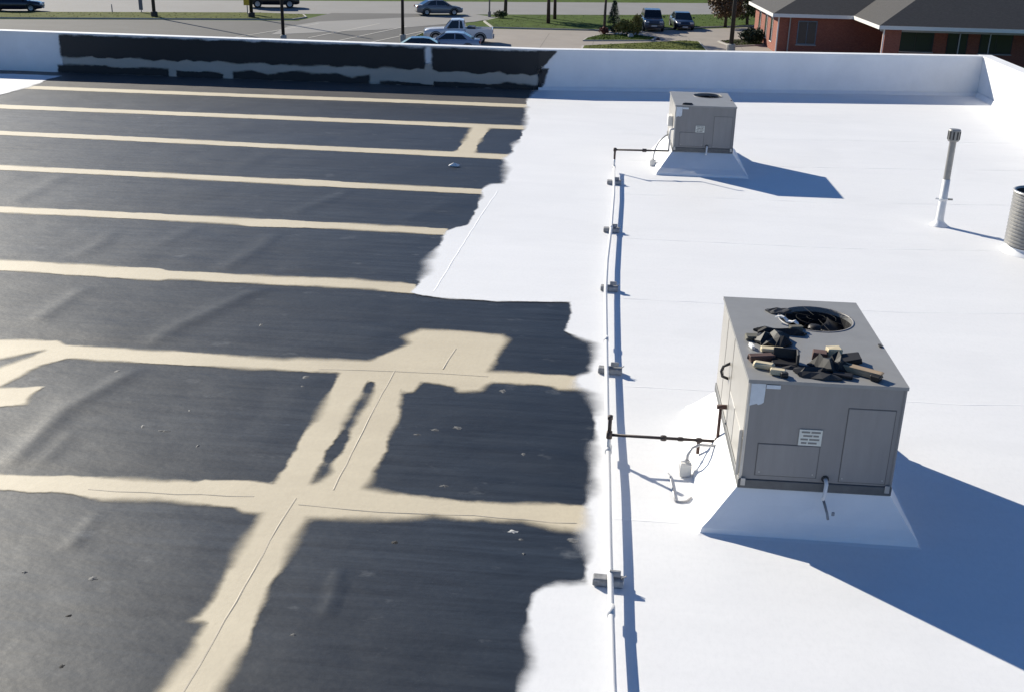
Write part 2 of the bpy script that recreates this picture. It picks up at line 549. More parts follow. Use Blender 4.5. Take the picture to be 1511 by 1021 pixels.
# outlines as sighted on the roof
white_px = [(797, 128), (782, 143), (777, 150), (775, 187), (768, 205), (757, 215), (755, 227), (743, 235), (747, 250), (743, 272), (725, 273),
            (712, 278), (710, 293), (702, 312), (690, 333), (657, 342), (653, 357), (630, 387), (632, 400), (618, 417), (608, 433),
            (640, 440), (690, 443), (733, 446), (790, 446), (843, 447), (842, 470), (833, 489), (850, 498), (878, 508), (876, 530),
            (866, 552), (850, 557), (849, 572), (874, 582), (878, 604), (877, 660), (873, 735), (864, 748), (862, 782), (866, 795),
            (865, 860), (826, 862), (796, 870), (783, 880), (780, 925), (778, 980), (768, 1030), (756, 1100)]
wp = xy(white_px)
WHITE = [(1, wp + [(wp[-1][0] - 0.1, 3.0), (wp[-1][0] - 0.3, YN), (XR + 0.05, YN), (XR + 0.05, 34.5), (4.0, 33.4), (-2.0, 32.4)])]
WHITE2 = [(1, xy([(-260, 108), (20, 110), (92, 113), (70, 118), (58, 124), (38, 131), (0, 141), (-90, 160), (-260, 190)]))]

def stripe(pts):
    up = [(x, y - h) for x, y, h in pts]
    dn = [(x, y + h) for x, y, h in pts]
    return [(1, xy(up + dn[::-1]))]
S0 = stripe([(-160, 122, 2.45), (50, 130, 2.45), (410, 143.5, 2.45), (620, 151, 2.45), (800, 158, 2.45)])
S1 = stripe([(-160, 151, 2.95), (0, 158, 2.95), (200, 166, 2.66), (400, 174, 2.95), (600, 182, 2.66), (790, 190, 2.95)])
S2 = stripe([(-160, 189, 3.32), (0, 197, 2.95), (200, 206, 3.25), (400, 216, 3.10), (540, 222.5, 3.39), (650, 227.5, 3.69), (760, 233, 3.69)])
S2P = [(1, xy([(697, 186), (725, 188), (713, 202), (704, 216), (702, 230), (657, 229), (676, 222), (684, 208)]))]
S3 = stripe([(-160, 240, 3.69), (0, 248, 3.55), (240, 259.5, 3.55), (400, 268, 3.69), (450, 270, 4.80), (560, 276, 3.69), (720, 284, 3.69)])
S4 = stripe([(-160, 302, 4.54), (0, 310, 4.54), (200, 319, 4.54), (345, 327, 4.91), (370, 329, 6.05), (500, 334, 4.54), (660, 343, 4.54)])
S5 = stripe([(-160, 384, 7.92), (0, 392, 7.92), (120, 399, 7.92), (235, 406, 8.80), (250, 406, 6.16), (400, 414, 6.16), (520, 419, 6.60), (615, 427, 7.04)])
S6 = [(1, xy([(-160, 492), (0, 502), (85, 503), (97, 510), (218, 517), (280, 520), (420, 531), (440, 529), (545, 532), (570, 523), (604, 508), (596, 498),
              (620, 486), (690, 490), (742, 494), (749, 500), (736, 520), (722, 548), (790, 551), (860, 556), (885, 575), (825, 575),
              (815, 570), (770, 567), (726, 564), (708, 577), (676, 577), (671, 571), (622, 564), (610, 579), (596, 579), (588, 572),
              (500, 550), (400, 546), (200, 535), (100, 529), (62, 538), (25, 558), (0, 571), (-160, 610)])),
      (-1, xy([(-160, 558), (0, 531), (40, 521), (64, 518), (42, 528), (0, 543), (-160, 584)]))]
S6B = [(1, xy([(-160, 578), (0, 572), (66, 570), (50, 580), (38, 597), (0, 600), (-160, 606)]))]
LEG = [(1, xy([(503, 546), (604, 546), (592, 580), (589, 615), (575, 648), (556, 690), (538, 724), (500, 745), (455, 764), (440, 790), (415, 835),
               (395, 870), (377, 915), (357, 965), (337, 1000), (325, 1021), (298, 1090), (196, 1090), (240, 1021), (268, 976), (306, 919), (282, 915),
               (292, 909), (311, 888), (350, 815), (385, 756), (404, 712), (420, 690), (449, 641), (470, 612), (490, 572)])),
       (-1, xy([(541, 559), (556, 559), (547, 585), (527, 617), (511, 655), (491, 684), (487, 699), (471, 711), (458, 715), (466, 697),
                (481, 668), (500, 640), (519, 606), (535, 580)]))]
S7 = [(1, xy([(-160, 688), (0, 700), (140, 704), (290, 711), (300, 707), (405, 713), (540, 720), (612, 732), (640, 735), (700, 740), (760, 744), (800, 743),
              (880, 748), (880, 785), (825, 780), (770, 770), (685, 766), (640, 760), (604, 766), (455, 764), (385, 758), (357, 757),
              (345, 751), (300, 744), (230, 737), (150, 738), (105, 728), (0, 724), (-160, 716)]))]
PRIMER = [('seam_primer', S0, ''), ('seam_primer', S1, ''), ('seam_primer', S2, ''), ('primer_patch', S2P, 'short tan patch bridging two seams'),
          ('seam_primer', S3, ''), ('seam_primer', S4, ''), ('seam_primer', S5, ''), ('seam_primer', S6, 'tan seam with a large square patch'),
          ('primer_patch', S6B, 'small tan smear'), ('seam_primer', LEG, 'tan double stripe running towards the parapet'), ('seam_primer', S7, 'widest tan seam')]

# black membrane sheets, with the loose folds they lie in
folds = [([(10, 690), (60, 640), (95, 605), (150, 575), (215, 538)], 0.021, 0.17), ([(215, 512), (260, 484), (330, 452), (400, 420)], 0.022, 0.20),
         ([(330, 398), (385, 366), (402, 350)], 0.02, 0.16), ([(440, 312), (500, 290), (540, 268)], 0.018, 0.2),
         ([(40, 705), (80, 665), (105, 640)], 0.010, 0.11), ([(105, 805), (130, 775), (155, 745)], 0.010, 0.08),
         ([(480, 905), (492, 880), (500, 845)], 0.016, 0.05), ([(560, 653), (640, 655)], 0.010, 0.03), ([(690, 660), (770, 665)], 0.010, 0.03),
         ([(120, 375), (150, 360), (165, 345)], 0.014, 0.12), ([(60, 470), (120, 430)], 0.014, 0.16), ([(350, 250), (400, 225)], 0.012, 0.2),
         ([(20, 300), (90, 262)], 0.012, 0.2), ([(240, 360), (300, 330)], 0.012, 0.16), ([(600, 325), (660, 300)], 0.010, 0.15)]
fold_w = [(np.array(xy(p)), h, w) for p, h, w in folds]
def seg_d(P, pl):
    d = np.full(len(P), 1e9)
    for a, b in zip(pl[:-1], pl[1:]):
        e = b - a
        w = P - a
        t = np.clip((w @ e) / (e @ e), 0, 1)
        d = np.minimum(d, np.sqrt(((w - t[:, None] * e) ** 2).sum(1)))
    return d
rs = np.random.RandomState(3)
WAVES = [(rs.uniform(0.6, 3.2), rs.uniform(0, 6.28), rs.uniform(0, 6.28)) for _ in range(26)]
def sheet(name, x0, x1, y0, y1, cell):
    nx = max(2, int((x1 - x0) / cell)) + 1
    ny = max(2, int((y1 - y0) / cell)) + 1
    gx, gy = np.meshgrid(np.linspace(x0, x1, nx), np.linspace(y0, y1, ny), indexing='ij')
    P = np.stack([gx.ravel(), gy.ravel()], 1)
    z = np.zeros(len(P))
    for i, (k, th, ph) in enumerate(WAVES):
        z += 0.0011 / (0.5 + k * 0.5) * np.sin(k * (P[:, 0] * math.cos(th) + P[:, 1] * math.sin(th)) * 2.2 + ph)
    z = np.abs(z) * 0.9
    for pl, h, w in fold_w:
        d = seg_d(P, pl)
        z += 0.65 * h * np.exp(-(d / w) ** 2) * (1 - 0.5 * np.clip(d / w, 0, 1))
    sd = np.full(len(P), -1e9)
    for sh in [WHITE, WHITE2] + [q[1] for q in PRIMER]:
        b = np.concatenate([np.asarray(p) for s_, p in sh])
        if b[:, 1].max() < y0 - 1 or b[:, 1].min() > y1 + 1:
            continue
        sd = np.maximum(sd, shape_sd(sh, P))
    z *= np.clip((-sd - 0.10) / 0.25, 0, 1)
    z += np.minimum(0.0, -0.0)
    m = MB()
    idx = np.arange(nx * ny).reshape(nx, ny)
    m.v = [(float(a), float(b), float(c)) for (a, b), c in zip(P, z)]
    m.f = [(int(idx[i, j]), int(idx[i + 1, j]), int(idx[i + 1, j + 1]), int(idx[i, j + 1])) for i in range(nx - 1) for j in range(ny - 1)]
    return m.build(name, 'membrane', roof, True)
edges_y = [YN] + [SEAM0 + SP * k for k in (-3, -2, -1, 0, 1, 2, 3, 4, 5, 6, 7)] + [34.4]
for i in range(len(edges_y) - 1):
    a, b = edges_y[i], edges_y[i + 1]
    if b < 5:
        sheet('membrane_sheet', XL, XR, a, b - 0.004, 0.9)
        continue
    cell = 0.05 if b < 9 else 0.055 if b < 12 else 0.07 if b < 16 else 0.10 if b < 21 else 0.16
    sheet('membrane_sheet', max(XL, -1.0 - b * 0.62), 0.9, a, b - 0.004, cell)
    sheet('membrane_sheet', 0.904, XR, a, b - 0.004, 0.8)
    if -1.0 - b * 0.62 > XL + 0.1:
        sheet('membrane_sheet', XL, -1.004 - b * 0.62, a, b - 0.004, 0.8)
joined = film_group([q[0] for q in PRIMER], [q[1] for q in PRIMER], 0.0045, 'primer_film', roof, coarse=0.72, fine=0.046, feather=0.12)
for o, (nm, sh, lb) in zip(joined, PRIMER):
    if lb:
        o['label'] = lb
o = film('white_coating', WHITE, 0.010, 'white_film', roof, coarse=2.4, fine=0.05, feather=0.18)
o['label'] = 'white coating over the right half of the roof'
o = film('white_coating', WHITE2, 0.010, 'white_film', roof, fine=0.06, feather=0.12)
o['label'] = 'white coated corner by the left end of the parapet'

# lap edges: where one sheet overlaps the next a small ridge shows through the film
def ridge(pts, m, w=0.010, h=0.006, z=0.006, jit=0.006, step=0.22):
    P = []
    pts = [Vector((p[0], p[1], 0)) for p in pts]
    for a, b in zip(pts[:-1], pts[1:]):
        n = max(1, int((b - a).length / step))
        P += [a.lerp(b, i / n) for i in range(n)]
    P.append(pts[-1])
    mb = MB()
    vs, fs = [], []
    for i, p in enumerate(P):
        t = (P[min(i + 1, len(P) - 1)] - P[max(i - 1, 0)]).normalized()
        nrm = Vector((-t.y, t.x, 0))
        p = p + nrm * random.uniform(-jit, jit)
        hh = h * random.choice((0.15, 0.5, 0.8, 1.1)) if m.startswith('primer') else h * random.uniform(0.5, 1.15)
        vs += [p - nrm * w + Vector((0, 0, z)), p + Vector((0, 0, z + hh)), p + nrm * w + Vector((0, 0, z))]
    for i in range(len(P) - 1):
        fs += [(3 * i, 3 * i + 3, 3 * i + 4, 3 * i + 1), (3 * i + 1, 3 * i + 4, 3 * i + 5, 3 * i + 2)]
    mb.add(vs, fs)
    return mb.build('lap_edge', m, roof)
ridge(xy([(262, 1035), (272, 1018), (333, 914), (421, 758), (436, 735)]), 'primer_ridge', 0.008, 0.0025)
ridge(xy([(583, 547), (550, 607), (492, 723)]), 'primer_ridge', 0.008, 0.003)
ridge(xy([(440, 745), (560, 755), (700, 761), (850, 773)]), 'primer_ridge', 0.008, 0.0028, jit=0.012)
ridge(xy([(130, 722), (260, 729), (375, 732)]), 'primer_ridge', h=0.0022, jit=0.012)
ridge(xy([(470, 545), (590, 548), (720, 556)]), 'primer_ridge', h=0.0022, jit=0.012)
ridge(xy([(654, 545), (672, 515)]), 'primer_ridge', h=0.005)
for y_ in (SEAM0 + 0.05, SEAM0 + SP, SEAM0 + 2 * SP, SEAM0 + 3 * SP, SEAM0 + 4 * SP, SEAM0 + 5 * SP, SEAM0 + 6 * SP):
    ridge([(0.35, y_), (0.95 if y_ < 10 else 4.0, y_ + 0.03), (10.7, y_ + 0.9)] if y_ > 10 else [(0.25, y_), (0.86, y_)], 'white_coat', 0.014, 0.0035, 0.010)
ridge(xy([(640, 432), (672, 380), (712, 316), (735, 283)]), 'white_coat', 0.014, 0.004, 0.010)

# dried paint drips and scuffs on the bare membrane
def spot(px, py, rx, ry, m, seed):
    rr_ = random.Random(seed)
    c = at(px, py, 0)
    n = 14
    pts = []
    for k in range(n):
        a = 2 * math.pi * k / n
        f = rr_.uniform(0.55, 1.15)
        pts.append((c.x + rx * f * math.cos(a), c.y + ry * f * math.sin(a)))
    return MB().add([(x, y, 0.0012) for x, y in pts] + [(c.x, c.y, 0.0085)], [(k, (k + 1) % n, n) for k in range(n)]).build('paint_spot', m, roof)
for k, (px, py, rx, ry, m) in enumerate(((757, 784, 0.05, 0.03, 'spot_pale'), (769, 796, 0.03, 0.02, 'spot_grey'), (773, 817, 0.018, 0.02, 'spot_grey'), (845, 797, 0.06, 0.04, 'spot_grey'),
        (451, 556, 0.05, 0.05, 'spot_grey'), (446, 570, 0.045, 0.06, 'spot_grey'), (742, 577, 0.04, 0.06, 'spot_grey'), (772, 670, 0.05, 0.06, 'spot_grey'), (656, 717, 0.06, 0.03, 'spot_grey'),
        (642, 634, 0.06, 0.03, 'spot_grey'), (675, 631, 0.06, 0.04, 'spot_grey'), (617, 641, 0.05, 0.02, 'spot_grey'), (433, 937, 0.035, 0.03, 'spot_grey'), (36, 844, 0.025, 0.02, 'spot_grey'),
        (137, 853, 0.04, 0.03, 'spot_grey'), (174, 548, 0.05, 0.04, 'spot_grey'), (211, 629, 0.03, 0.04, 'spot_grey'), (244, 636, 0.08, 0.02, 'spot_grey'), (102, 908, 0.03, 0.02, 'spot_dark'), (91, 983, 0.025, 0.03, 'spot_dark'),
        (583, 800, 0.03, 0.03, 'spot_dark'), (280, 606, 0.025, 0.03, 'spot_grey'), (292, 658, 0.02, 0.03, 'spot_grey'), (385, 480, 0.03, 0.05, 'spot_grey'))):
    spot(px, py, rx, ry, m, 40 + k)

# ------------------------------------------------------------------ parapets
far_pts = [(XL - 0.6, 31.75), (-17.4, 31.97), (-2.0, 32.15), (3.94, 33.18), (XR, 34.25)]
PHT = 1.10
far = thing('parapet_wall', 'long low parapet across the far end of the roof, partly black', 'wall')
def wall_strip(pts, z0, z1, th, off=0.0):
    mb = MB()
    P = [Vector((p[0], p[1], 0)) for p in pts]
    vs = []
    for i, p in enumerate(P):
        t = (P[min(i + 1, len(P) - 1)] - P[max(i - 1, 0)]).normalized()
        nrm = Vector((-t.y, t.x, 0))
        a, b = p - nrm * off, p + nrm * th
        vs += [(a.x, a.y, z0), (b.x, b.y, z0), (b.x, b.y, z1), (a.x, a.y, z1)]
    fs = [(0, 1, 2, 3)]
    for i in range(len(P) - 1):
        q, w = 4 * i, 4 * i + 4
        fs += [(q + k, q + (k + 1) % 4, w + (k + 1) % 4, w + k) for k in range(4)]
    e = 4 * (len(P) - 1)
    fs.append((e + 3, e + 2, e + 1, e))
    return mb.add(vs, [f[::-1] for f in fs])
def dens(pts, step):
    out = []
    for a, b in zip(pts[:-1], pts[1:]):
        n = max(1, int(math.dist(a, b) / step))
        out += [(a[0] + (b[0] - a[0]) * i / n, a[1] + (b[1] - a[1]) * i / n + random.uniform(-0.012, 0.012)) for i in range(n)]
    return out + [pts[-1]]
wall_strip(dens(far_pts, 1.6), -0.45, PHT, 0.30).build('wall_body', 'white_wall', far)
wall_strip(dens(far_pts, 3.0), PHT + 0.002, PHT + 0.035, 0.32, 0.022).build('coping', 'trim_grey' if False else 'white_wall', far)
cant = MB()
fp2 = dens(far_pts, 2.0)
vs = []
for i, p in enumerate(fp2):
    vs += [(p[0], p[1] - 0.012, 0.10), (p[0] - 0.00, p[1] - 0.10, 0.012)]
# cant strip at the foot of the white part
k0 = [i for i, p in enumerate(fp2) if p[0] > -2.2][0]
cant.add(vs[2 * k0:], [(2 * i, 2 * i + 1, 2 * i + 3, 2 * i + 2) for i in range(len(fp2) - k0 - 1)])
cant.build('cant_strip', 'white_coat', far)
wx = lambda px: at(px, 105 + px * 0.036)[0] * 32.05 / at(px, 105 + px * 0.036)[1]
def wally(x):
    for (x0, y0), (x1, y1) in zip(far_pts[:-1], far_pts[1:]):
        if x0 <= x <= x1:
            return y0 + (y1 - y0) * (x - x0) / (x1 - x0)
    return far_pts[-1][1]
on_wall = lambda x, v: (x, wally(x) - 0.021, v)
on_wall2 = lambda x, v: (x, wally(x) - 0.016, v)
def rag(x0, x1, v, j, n):
    return [(x0 + (x1 - x0) * i / n, v + random.uniform(-j, j)) for i in range(n + 1)]
def band(px0, px1, vtop, vbot, jt, jb, slant=0.0):
    a, b = wx(px0), wx(px1)
    n = max(3, int((b - a) / 0.45))
    return [(1, [(a, vtop)] + rag(a + 0.05, b, vtop, jt, n)[1:] + rag(a, b - slant, vbot, jb, n * 2)[::-1])]
film('grey_primer', band(97, 797, 0.62, 0.0, 0.02, 0.0), 0, 'wall_grey', far, coarse=0.8, fine=0.05, feather=0.06, to3=on_wall2)
o = film('black_membrane', band(95, 627, 1.075, 0.47, 0.004, 0.035), 0, 'wall_film', far, coarse=0.8, fine=0.04, feather=0.06, to3=on_wall)
o['label'] = 'long black membrane on the left of the parapet face'
o = film('black_membrane', band(637, 818, 1.075, 0.44, 0.004, 0.05, 0.5), 0, 'wall_film', far, coarse=0.8, fine=0.04, feather=0.06, to3=on_wall)
o['label'] = 'short black membrane beside the white edge'
for a_, b_, v_ in ((88, 250, 0.22), (262, 330, 0.18), (345, 545, 0.20), (560, 640, 0.10), (640, 800, 0.13)):
    film('black_membrane', band(a_, b_, v_, 0.0, 0.07, 0.0), 0, 'wall_film', far, coarse=0.8, fine=0.04, feather=0.05, to3=on_wall)
film('black_membrane', [(1, [(wx(789), 0.0), (wx(794), 0.30), (wx(793), 0.60), (wx(808), 0.60), (wx(804), 0.38), (wx(803), 0.20), (wx(798), 0.0)])], 0, 'wall_film', far, coarse=0.4, fine=0.04, feather=0.05, to3=on_wall)

side = thing('parapet_wall', 'sunlit white parapet along the right edge of the roof', 'wall')
MB().span((XR, YN, -0.45), (XR + 0.32, 34.6, PHT)).build('wall_body', 'white_wall', side)
MB().span((XR - 0.022, YN, PHT + 0.003), (XR + 0.342, 34.64, PHT + 0.036)).build('coping', 'white_wall', side)
MB().add([(XR - 0.012, YN, 0.12), (XR - 0.012, 34.15, 0.12), (XR - 0.12, 34.05, 0.013), (XR - 0.12, YN, 0.013)], [(0, 1, 2, 3)]).build('cant_strip', 'white_coat', side)

# ================================================================== ROOFTOP UNITS
def make_unit(name, label, loc, w, d, h, far_one=False):
    u = thing(name, label, 'rooftop unit', loc, 0.0, 'rooftop units on white curbs')
    x0, x1, y0, y1 = -w / 2, w / 2, 0.0, d
    MB().span((x0 - 0.012, y0 - 0.012, 0.0), (x1 + 0.012, y1 + 0.012, 0.085), 0.006).build('base_rail', 'base_rail', u)
    cab = MB()
    t = 0.02
    cab.span((x0 + t, y0, 0.087), (x1 - t, y0 + t, h - 0.03))
    cab.span((x1 - t + 0.001, y0, 0.087), (x1, y1, h - 0.03))
    cab.span((x0 + t, y1 - t, 0.087), (x1 - t, y1, h - 0.03))
    cab.build('cabinet', 'cabinet_grey', u)
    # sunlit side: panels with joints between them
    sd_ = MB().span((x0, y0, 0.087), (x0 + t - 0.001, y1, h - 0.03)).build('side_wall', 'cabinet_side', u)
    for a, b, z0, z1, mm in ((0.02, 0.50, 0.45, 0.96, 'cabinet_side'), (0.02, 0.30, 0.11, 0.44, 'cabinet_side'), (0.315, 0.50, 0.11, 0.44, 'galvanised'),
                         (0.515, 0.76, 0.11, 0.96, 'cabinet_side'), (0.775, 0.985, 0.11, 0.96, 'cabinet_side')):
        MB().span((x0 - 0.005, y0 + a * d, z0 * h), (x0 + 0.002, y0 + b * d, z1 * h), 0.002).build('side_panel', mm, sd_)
    # corner posts of folded metal
    for cx, cy in ((x0 + 0.002, y0 - 0.001), (x1 - 0.002, y0 - 0.001)):
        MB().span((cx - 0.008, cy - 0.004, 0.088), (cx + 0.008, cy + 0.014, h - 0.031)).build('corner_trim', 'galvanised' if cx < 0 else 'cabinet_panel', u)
    # front access panels
    for a, b, z0, z1 in ((0.10, 0.50, 0.13, 0.42), (0.655, 0.955, 0.11, 0.78)):
        p = MB().span((x0 + a * w, y0 - 0.006, z0 * h), (x0 + b * w, y0 - 0.0005, z1 * h), 0.002).build('access_panel', 'cabinet_panel', u)
        for sx in (0.06, 0.94):
            MB().tube([(x0 + (a + (b - a) * sx) * w, y0 - 0.009, (z0 + 0.03) * h), (x0 + (a + (b - a) * sx) * w, y0 - 0.005, (z0 + 0.03) * h)], 0.007, 6).build('screw', 'galvanised', p)
    # groove framing the panels
    for a, b, z0, z1 in ((0.10, 0.50, 0.13, 0.42), (0.655, 0.955, 0.11, 0.78)):
        g = MB()
        xa, xb, za, zb = x0 + a * w - 0.006, x0 + b * w + 0.006, z0 * h - 0.006, z1 * h + 0.006
        for q in (((xa, za), (xb, za + 0.005)), ((xa, zb - 0.005), (xb, zb)), ((xa, za + 0.005), (xa + 0.005, zb - 0.005)), ((xb - 0.005, za + 0.005), (xb, zb - 0.005))):
            g.span((q[0][0], y0 - 0.0025, q[0][1]), (q[1][0], y0 + 0.001, q[1][1]))
        g.build('panel_joint', 'joint_grey', u)
    # top with the fan opening
    tz = h - 0.03
    fr = 0.268 * w if not far_one else 0.25 * w
    fx, fy = x0 + w * 0.628, y0 + d * 0.745
    ov = 0.014
    n = 40
    ring = [(fx + fr * math.cos(2 * math.pi * k / n), fy + fr * math.sin(2 * math.pi * k / n)) for k in range(n)]
    def outer(p):
        dx, dy = p[0] - fx, p[1] - fy
        s = min(((x1 + ov - fx) if dx > 0 else (x0 - ov - fx)) / dx if abs(dx) > 1e-9 else 1e9, ((y1 + ov - fy) if dy > 0 else (y0 - ov - fy)) / dy if abs(dy) > 1e-9 else 1e9)
        return (fx + dx * s, fy + dy * s)
    cn = [(x0 - ov, y0 - ov), (x1 + ov, y0 - ov), (x1 + ov, y1 + ov), (x0 - ov, y1 + ov)]
    angs = sorted(set([round(2 * math.pi * k / n, 6) for k in range(n)] + [round(math.atan2(c[1] - fy, c[0] - fx) % (2 * math.pi), 6) for c in cn]))
    ri = [(fx + fr * math.cos(a), fy + fr * math.sin(a)) for a in angs]
    ro = [outer(p) for p in ri]
    k = len(angs)
    vs = [(p[0], p[1], h) for p in ri] + [(p[0], p[1], h) for p in ro] + [(p[0], p[1], tz) for p in ro] + [(p[0], p[1], h - 0.045) for p in ri]
    fs = []
    for i in range(k):
        j = (i + 1) % k
        fs += [(i, k + i, k + j, j), (k + i, 2 * k + i, 2 * k + j, k + j), (j, 3 * k + j, 3 * k + i, i)]
    top = MB().add(vs, fs).build('top_panel', 'cabinet_top', u)
    rim = MB()
    rim.lathe([(fr - 0.002, h - 0.01), (fr - 0.002, h + 0.006), (fr + 0.010, h + 0.006), (fr + 0.014, h + 0.001)], (fx, fy, 0), 40).build('fan_rim', 'cabinet_grey', top, True)
    MB().lathe([(fr - 0.001, h - 0.044), (fr - 0.004, h - 0.34), (0.001, h - 0.36)], (fx, fy, 0), 32).build('fan_shroud', 'dark_hole', u)
    fan = thing('fan', None, None, (fx, fy, h - 0.11))
    fan.parent = u
    MB().lathe([(0.001, 0.05), (0.055, 0.045), (0.07, 0.0), (0.07, -0.08), (0.001, -0.085)], (0, 0, 0), 18).build('hub', 'fan_blade', fan, True)
    for q in range(4):
        bl = MB()
        r0, r1 = 0.06, fr * 0.93
        vs = []
        for i in range(5):
            rr = r0 + (r1 - r0) * i / 4
            ww = 0.22 + 0.30 * i / 4
            for s_ in (-1, 0, 1):
                a = ww * s_ + 0.18 * i / 4
                vs.append((rr * math.cos(a), rr * math.sin(a), 0.045 * s_ * (0.7 + 0.5 * i / 4)))
        bl.add(vs, [(3 * i + j, 3 * i + 3 + j, 3 * i + 4 + j, 3 * i + 1 + j) for i in range(4) for j in range(2)])
        b_ = bl.build('blade', 'fan_blade', fan, True)
        b_.rotation_euler = (0, 0, q * math.pi / 2 + 0.35)
        sm = b_.modifiers.new('sheet', 'SOLIDIFY')
        sm.thickness = 0.004
    g = MB()
    for q in range(6):
        rr = fr * (0.25 + 0.75 * q / 5.2)
        if q in (1, 3):
            continue
        g.tube([(fx + rr * math.cos(2 * math.pi * i / 36), fy + rr * math.sin(2 * math.pi * i / 36), h + 0.008 + 0.012 * (1 - q / 5)) for i in range(37)], 0.0009, 4, False)
    for q in range(8):
        a = math.pi * q / 4 + 0.2
        g.tube([(fx + fr * s_ * math.cos(a), fy + fr * s_ * math.sin(a), h + 0.008 + 0.012 * (1 - s_)) for s_ in (0.18, 0.6, 1.03)], 0.0012, 4, False)
    g.build('fan_guard', 'guard_wire', u)
    # stuck-on papers and plates
    tag(MB().add([(x0 + 0.012, y0 - 0.0095, h - 0.035), (x0 + 0.13, y0 - 0.0095, h - 0.035), (x0 + 0.127, y0 - 0.0095, h - 0.20), (x0 + 0.11, y0 - 0.0095, h - 0.215),
              (x0 + 0.085, y0 - 0.0095, h - 0.225), (x0 + 0.07, y0 - 0.0095, h - 0.215), (x0 + 0.012, y0 - 0.0095, h - 0.235)], [(0, 6, 5, 4, 3, 2, 1)]).build('sticker', 'paper', u), 'torn pale notice sheet')
    MB().span((x0 + 0.135, y0 - 0.0090, h - 0.075), (x0 + 0.25, y0 - 0.0045, h - 0.042)).build('sticker', 'paper', u)
    pl = MB().span((x0 + 0.355 * w, y0 - 0.010, 0.43 * h), (x0 + 0.505 * w, y0 - 0.004, 0.575 * h)).build('warning_plate', 'plate', u)
    for i, (sa, sb) in enumerate(((0.10, 0.46), (0.52, 0.92), (0.18, 0.58), (0.62, 0.86), (0.08, 0.40), (0.46, 0.90), (0.12, 0.36), (0.42, 0.80))):
        zz = 0.43 * h + 0.145 * h * (0.84 - 0.225 * (i // 2))
        xa = x0 + 0.355 * w
        MB().span((xa + 0.15 * w * sa, y0 - 0.0115, zz - 0.008), (xa + 0.15 * w * sb, y0 - 0.0095, zz + 0.008)).build('print_line', 'ink', pl)
    # condensate drain
    dx = x0 + 0.565 * w
    dr = MB().tube([(dx, y0 - 0.001, 0.125), (dx, y0 - 0.05, 0.125), (dx, y0 - 0.07, 0.11), (dx - 0.006, y0 - 0.085, 0.0), (dx - 0.018, y0 - 0.09, -0.03)], 0.017, 10).build('drain_pipe', 'pvc', u, True)
    MB().lathe([(0.032, 0), (0.03, 0.012), (0.018, 0.014)], (0, 0, 0), 14).build('drain_collar', 'vent_dark', dr)
    cl = dr.children[0]
    cl.location = (dx, y0 - 0.001, 0.125)
    cl.rotation_euler = (math.pi / 2, 0, 0)
    if not far_one:
        MB().tube([(dx - 0.012, y0 - 0.092, -0.025), (dx + 0.004, y0 - 0.115, -0.07), (dx + 0.018, y0 - 0.16, -0.115), (dx + 0.022, y0 - 0.20, -0.15)], 0.011, 8).build('drain_hose', 'block_grey', u, True)
        MB().span((dx + 0.055, y0 - 0.165, -0.135), (dx + 0.08, y0 - 0.15, -0.10), 0.004).build('hose_clip', 'block_grey', u)
        # black lifting handle on the sunlit side
        hy = y0 + d * 0.60
        MB().tube([(x0 - 0.002, hy - 0.02, 0.64), (x0 - 0.06, hy, 0.60), (x0 - 0.075, hy, 0.55), (x0 - 0.06, hy, 0.50), (x0 - 0.002, hy + 0.02, 0.47)], 0.014, 8).build('handle', 'rubber', u, True)
        MB().span((x0 - 0.035, y0 + 0.03, 0.10), (x0 - 0.008, y0 + 0.055, 0.52), 0.004).build('conduit_cover', 'galvanised', u)
    else:
        MB().span((x0 - 0.10, y0 + d * 0.25, 0.42), (x0 - 0.006, y0 + d * 0.42, 0.62), 0.006).build('disconnect_box', 'box_white', u)
    for sx in (x0 + 0.03, x1 - 0.03):
        MB().span((sx - 0.02, y0 - 0.022, 0.03), (sx + 0.02, y0 - 0.013, 0.10), 0.003).build('rail_clip', 'galvanised', u)
    MB().span((x1 - 0.03, y0 + d * 0.42, h + 0.001), (x1 - 0.005, y0 + d * 0.45, h + 0.012)).build('bolt_cover', 'vent_dark', u)
    return u
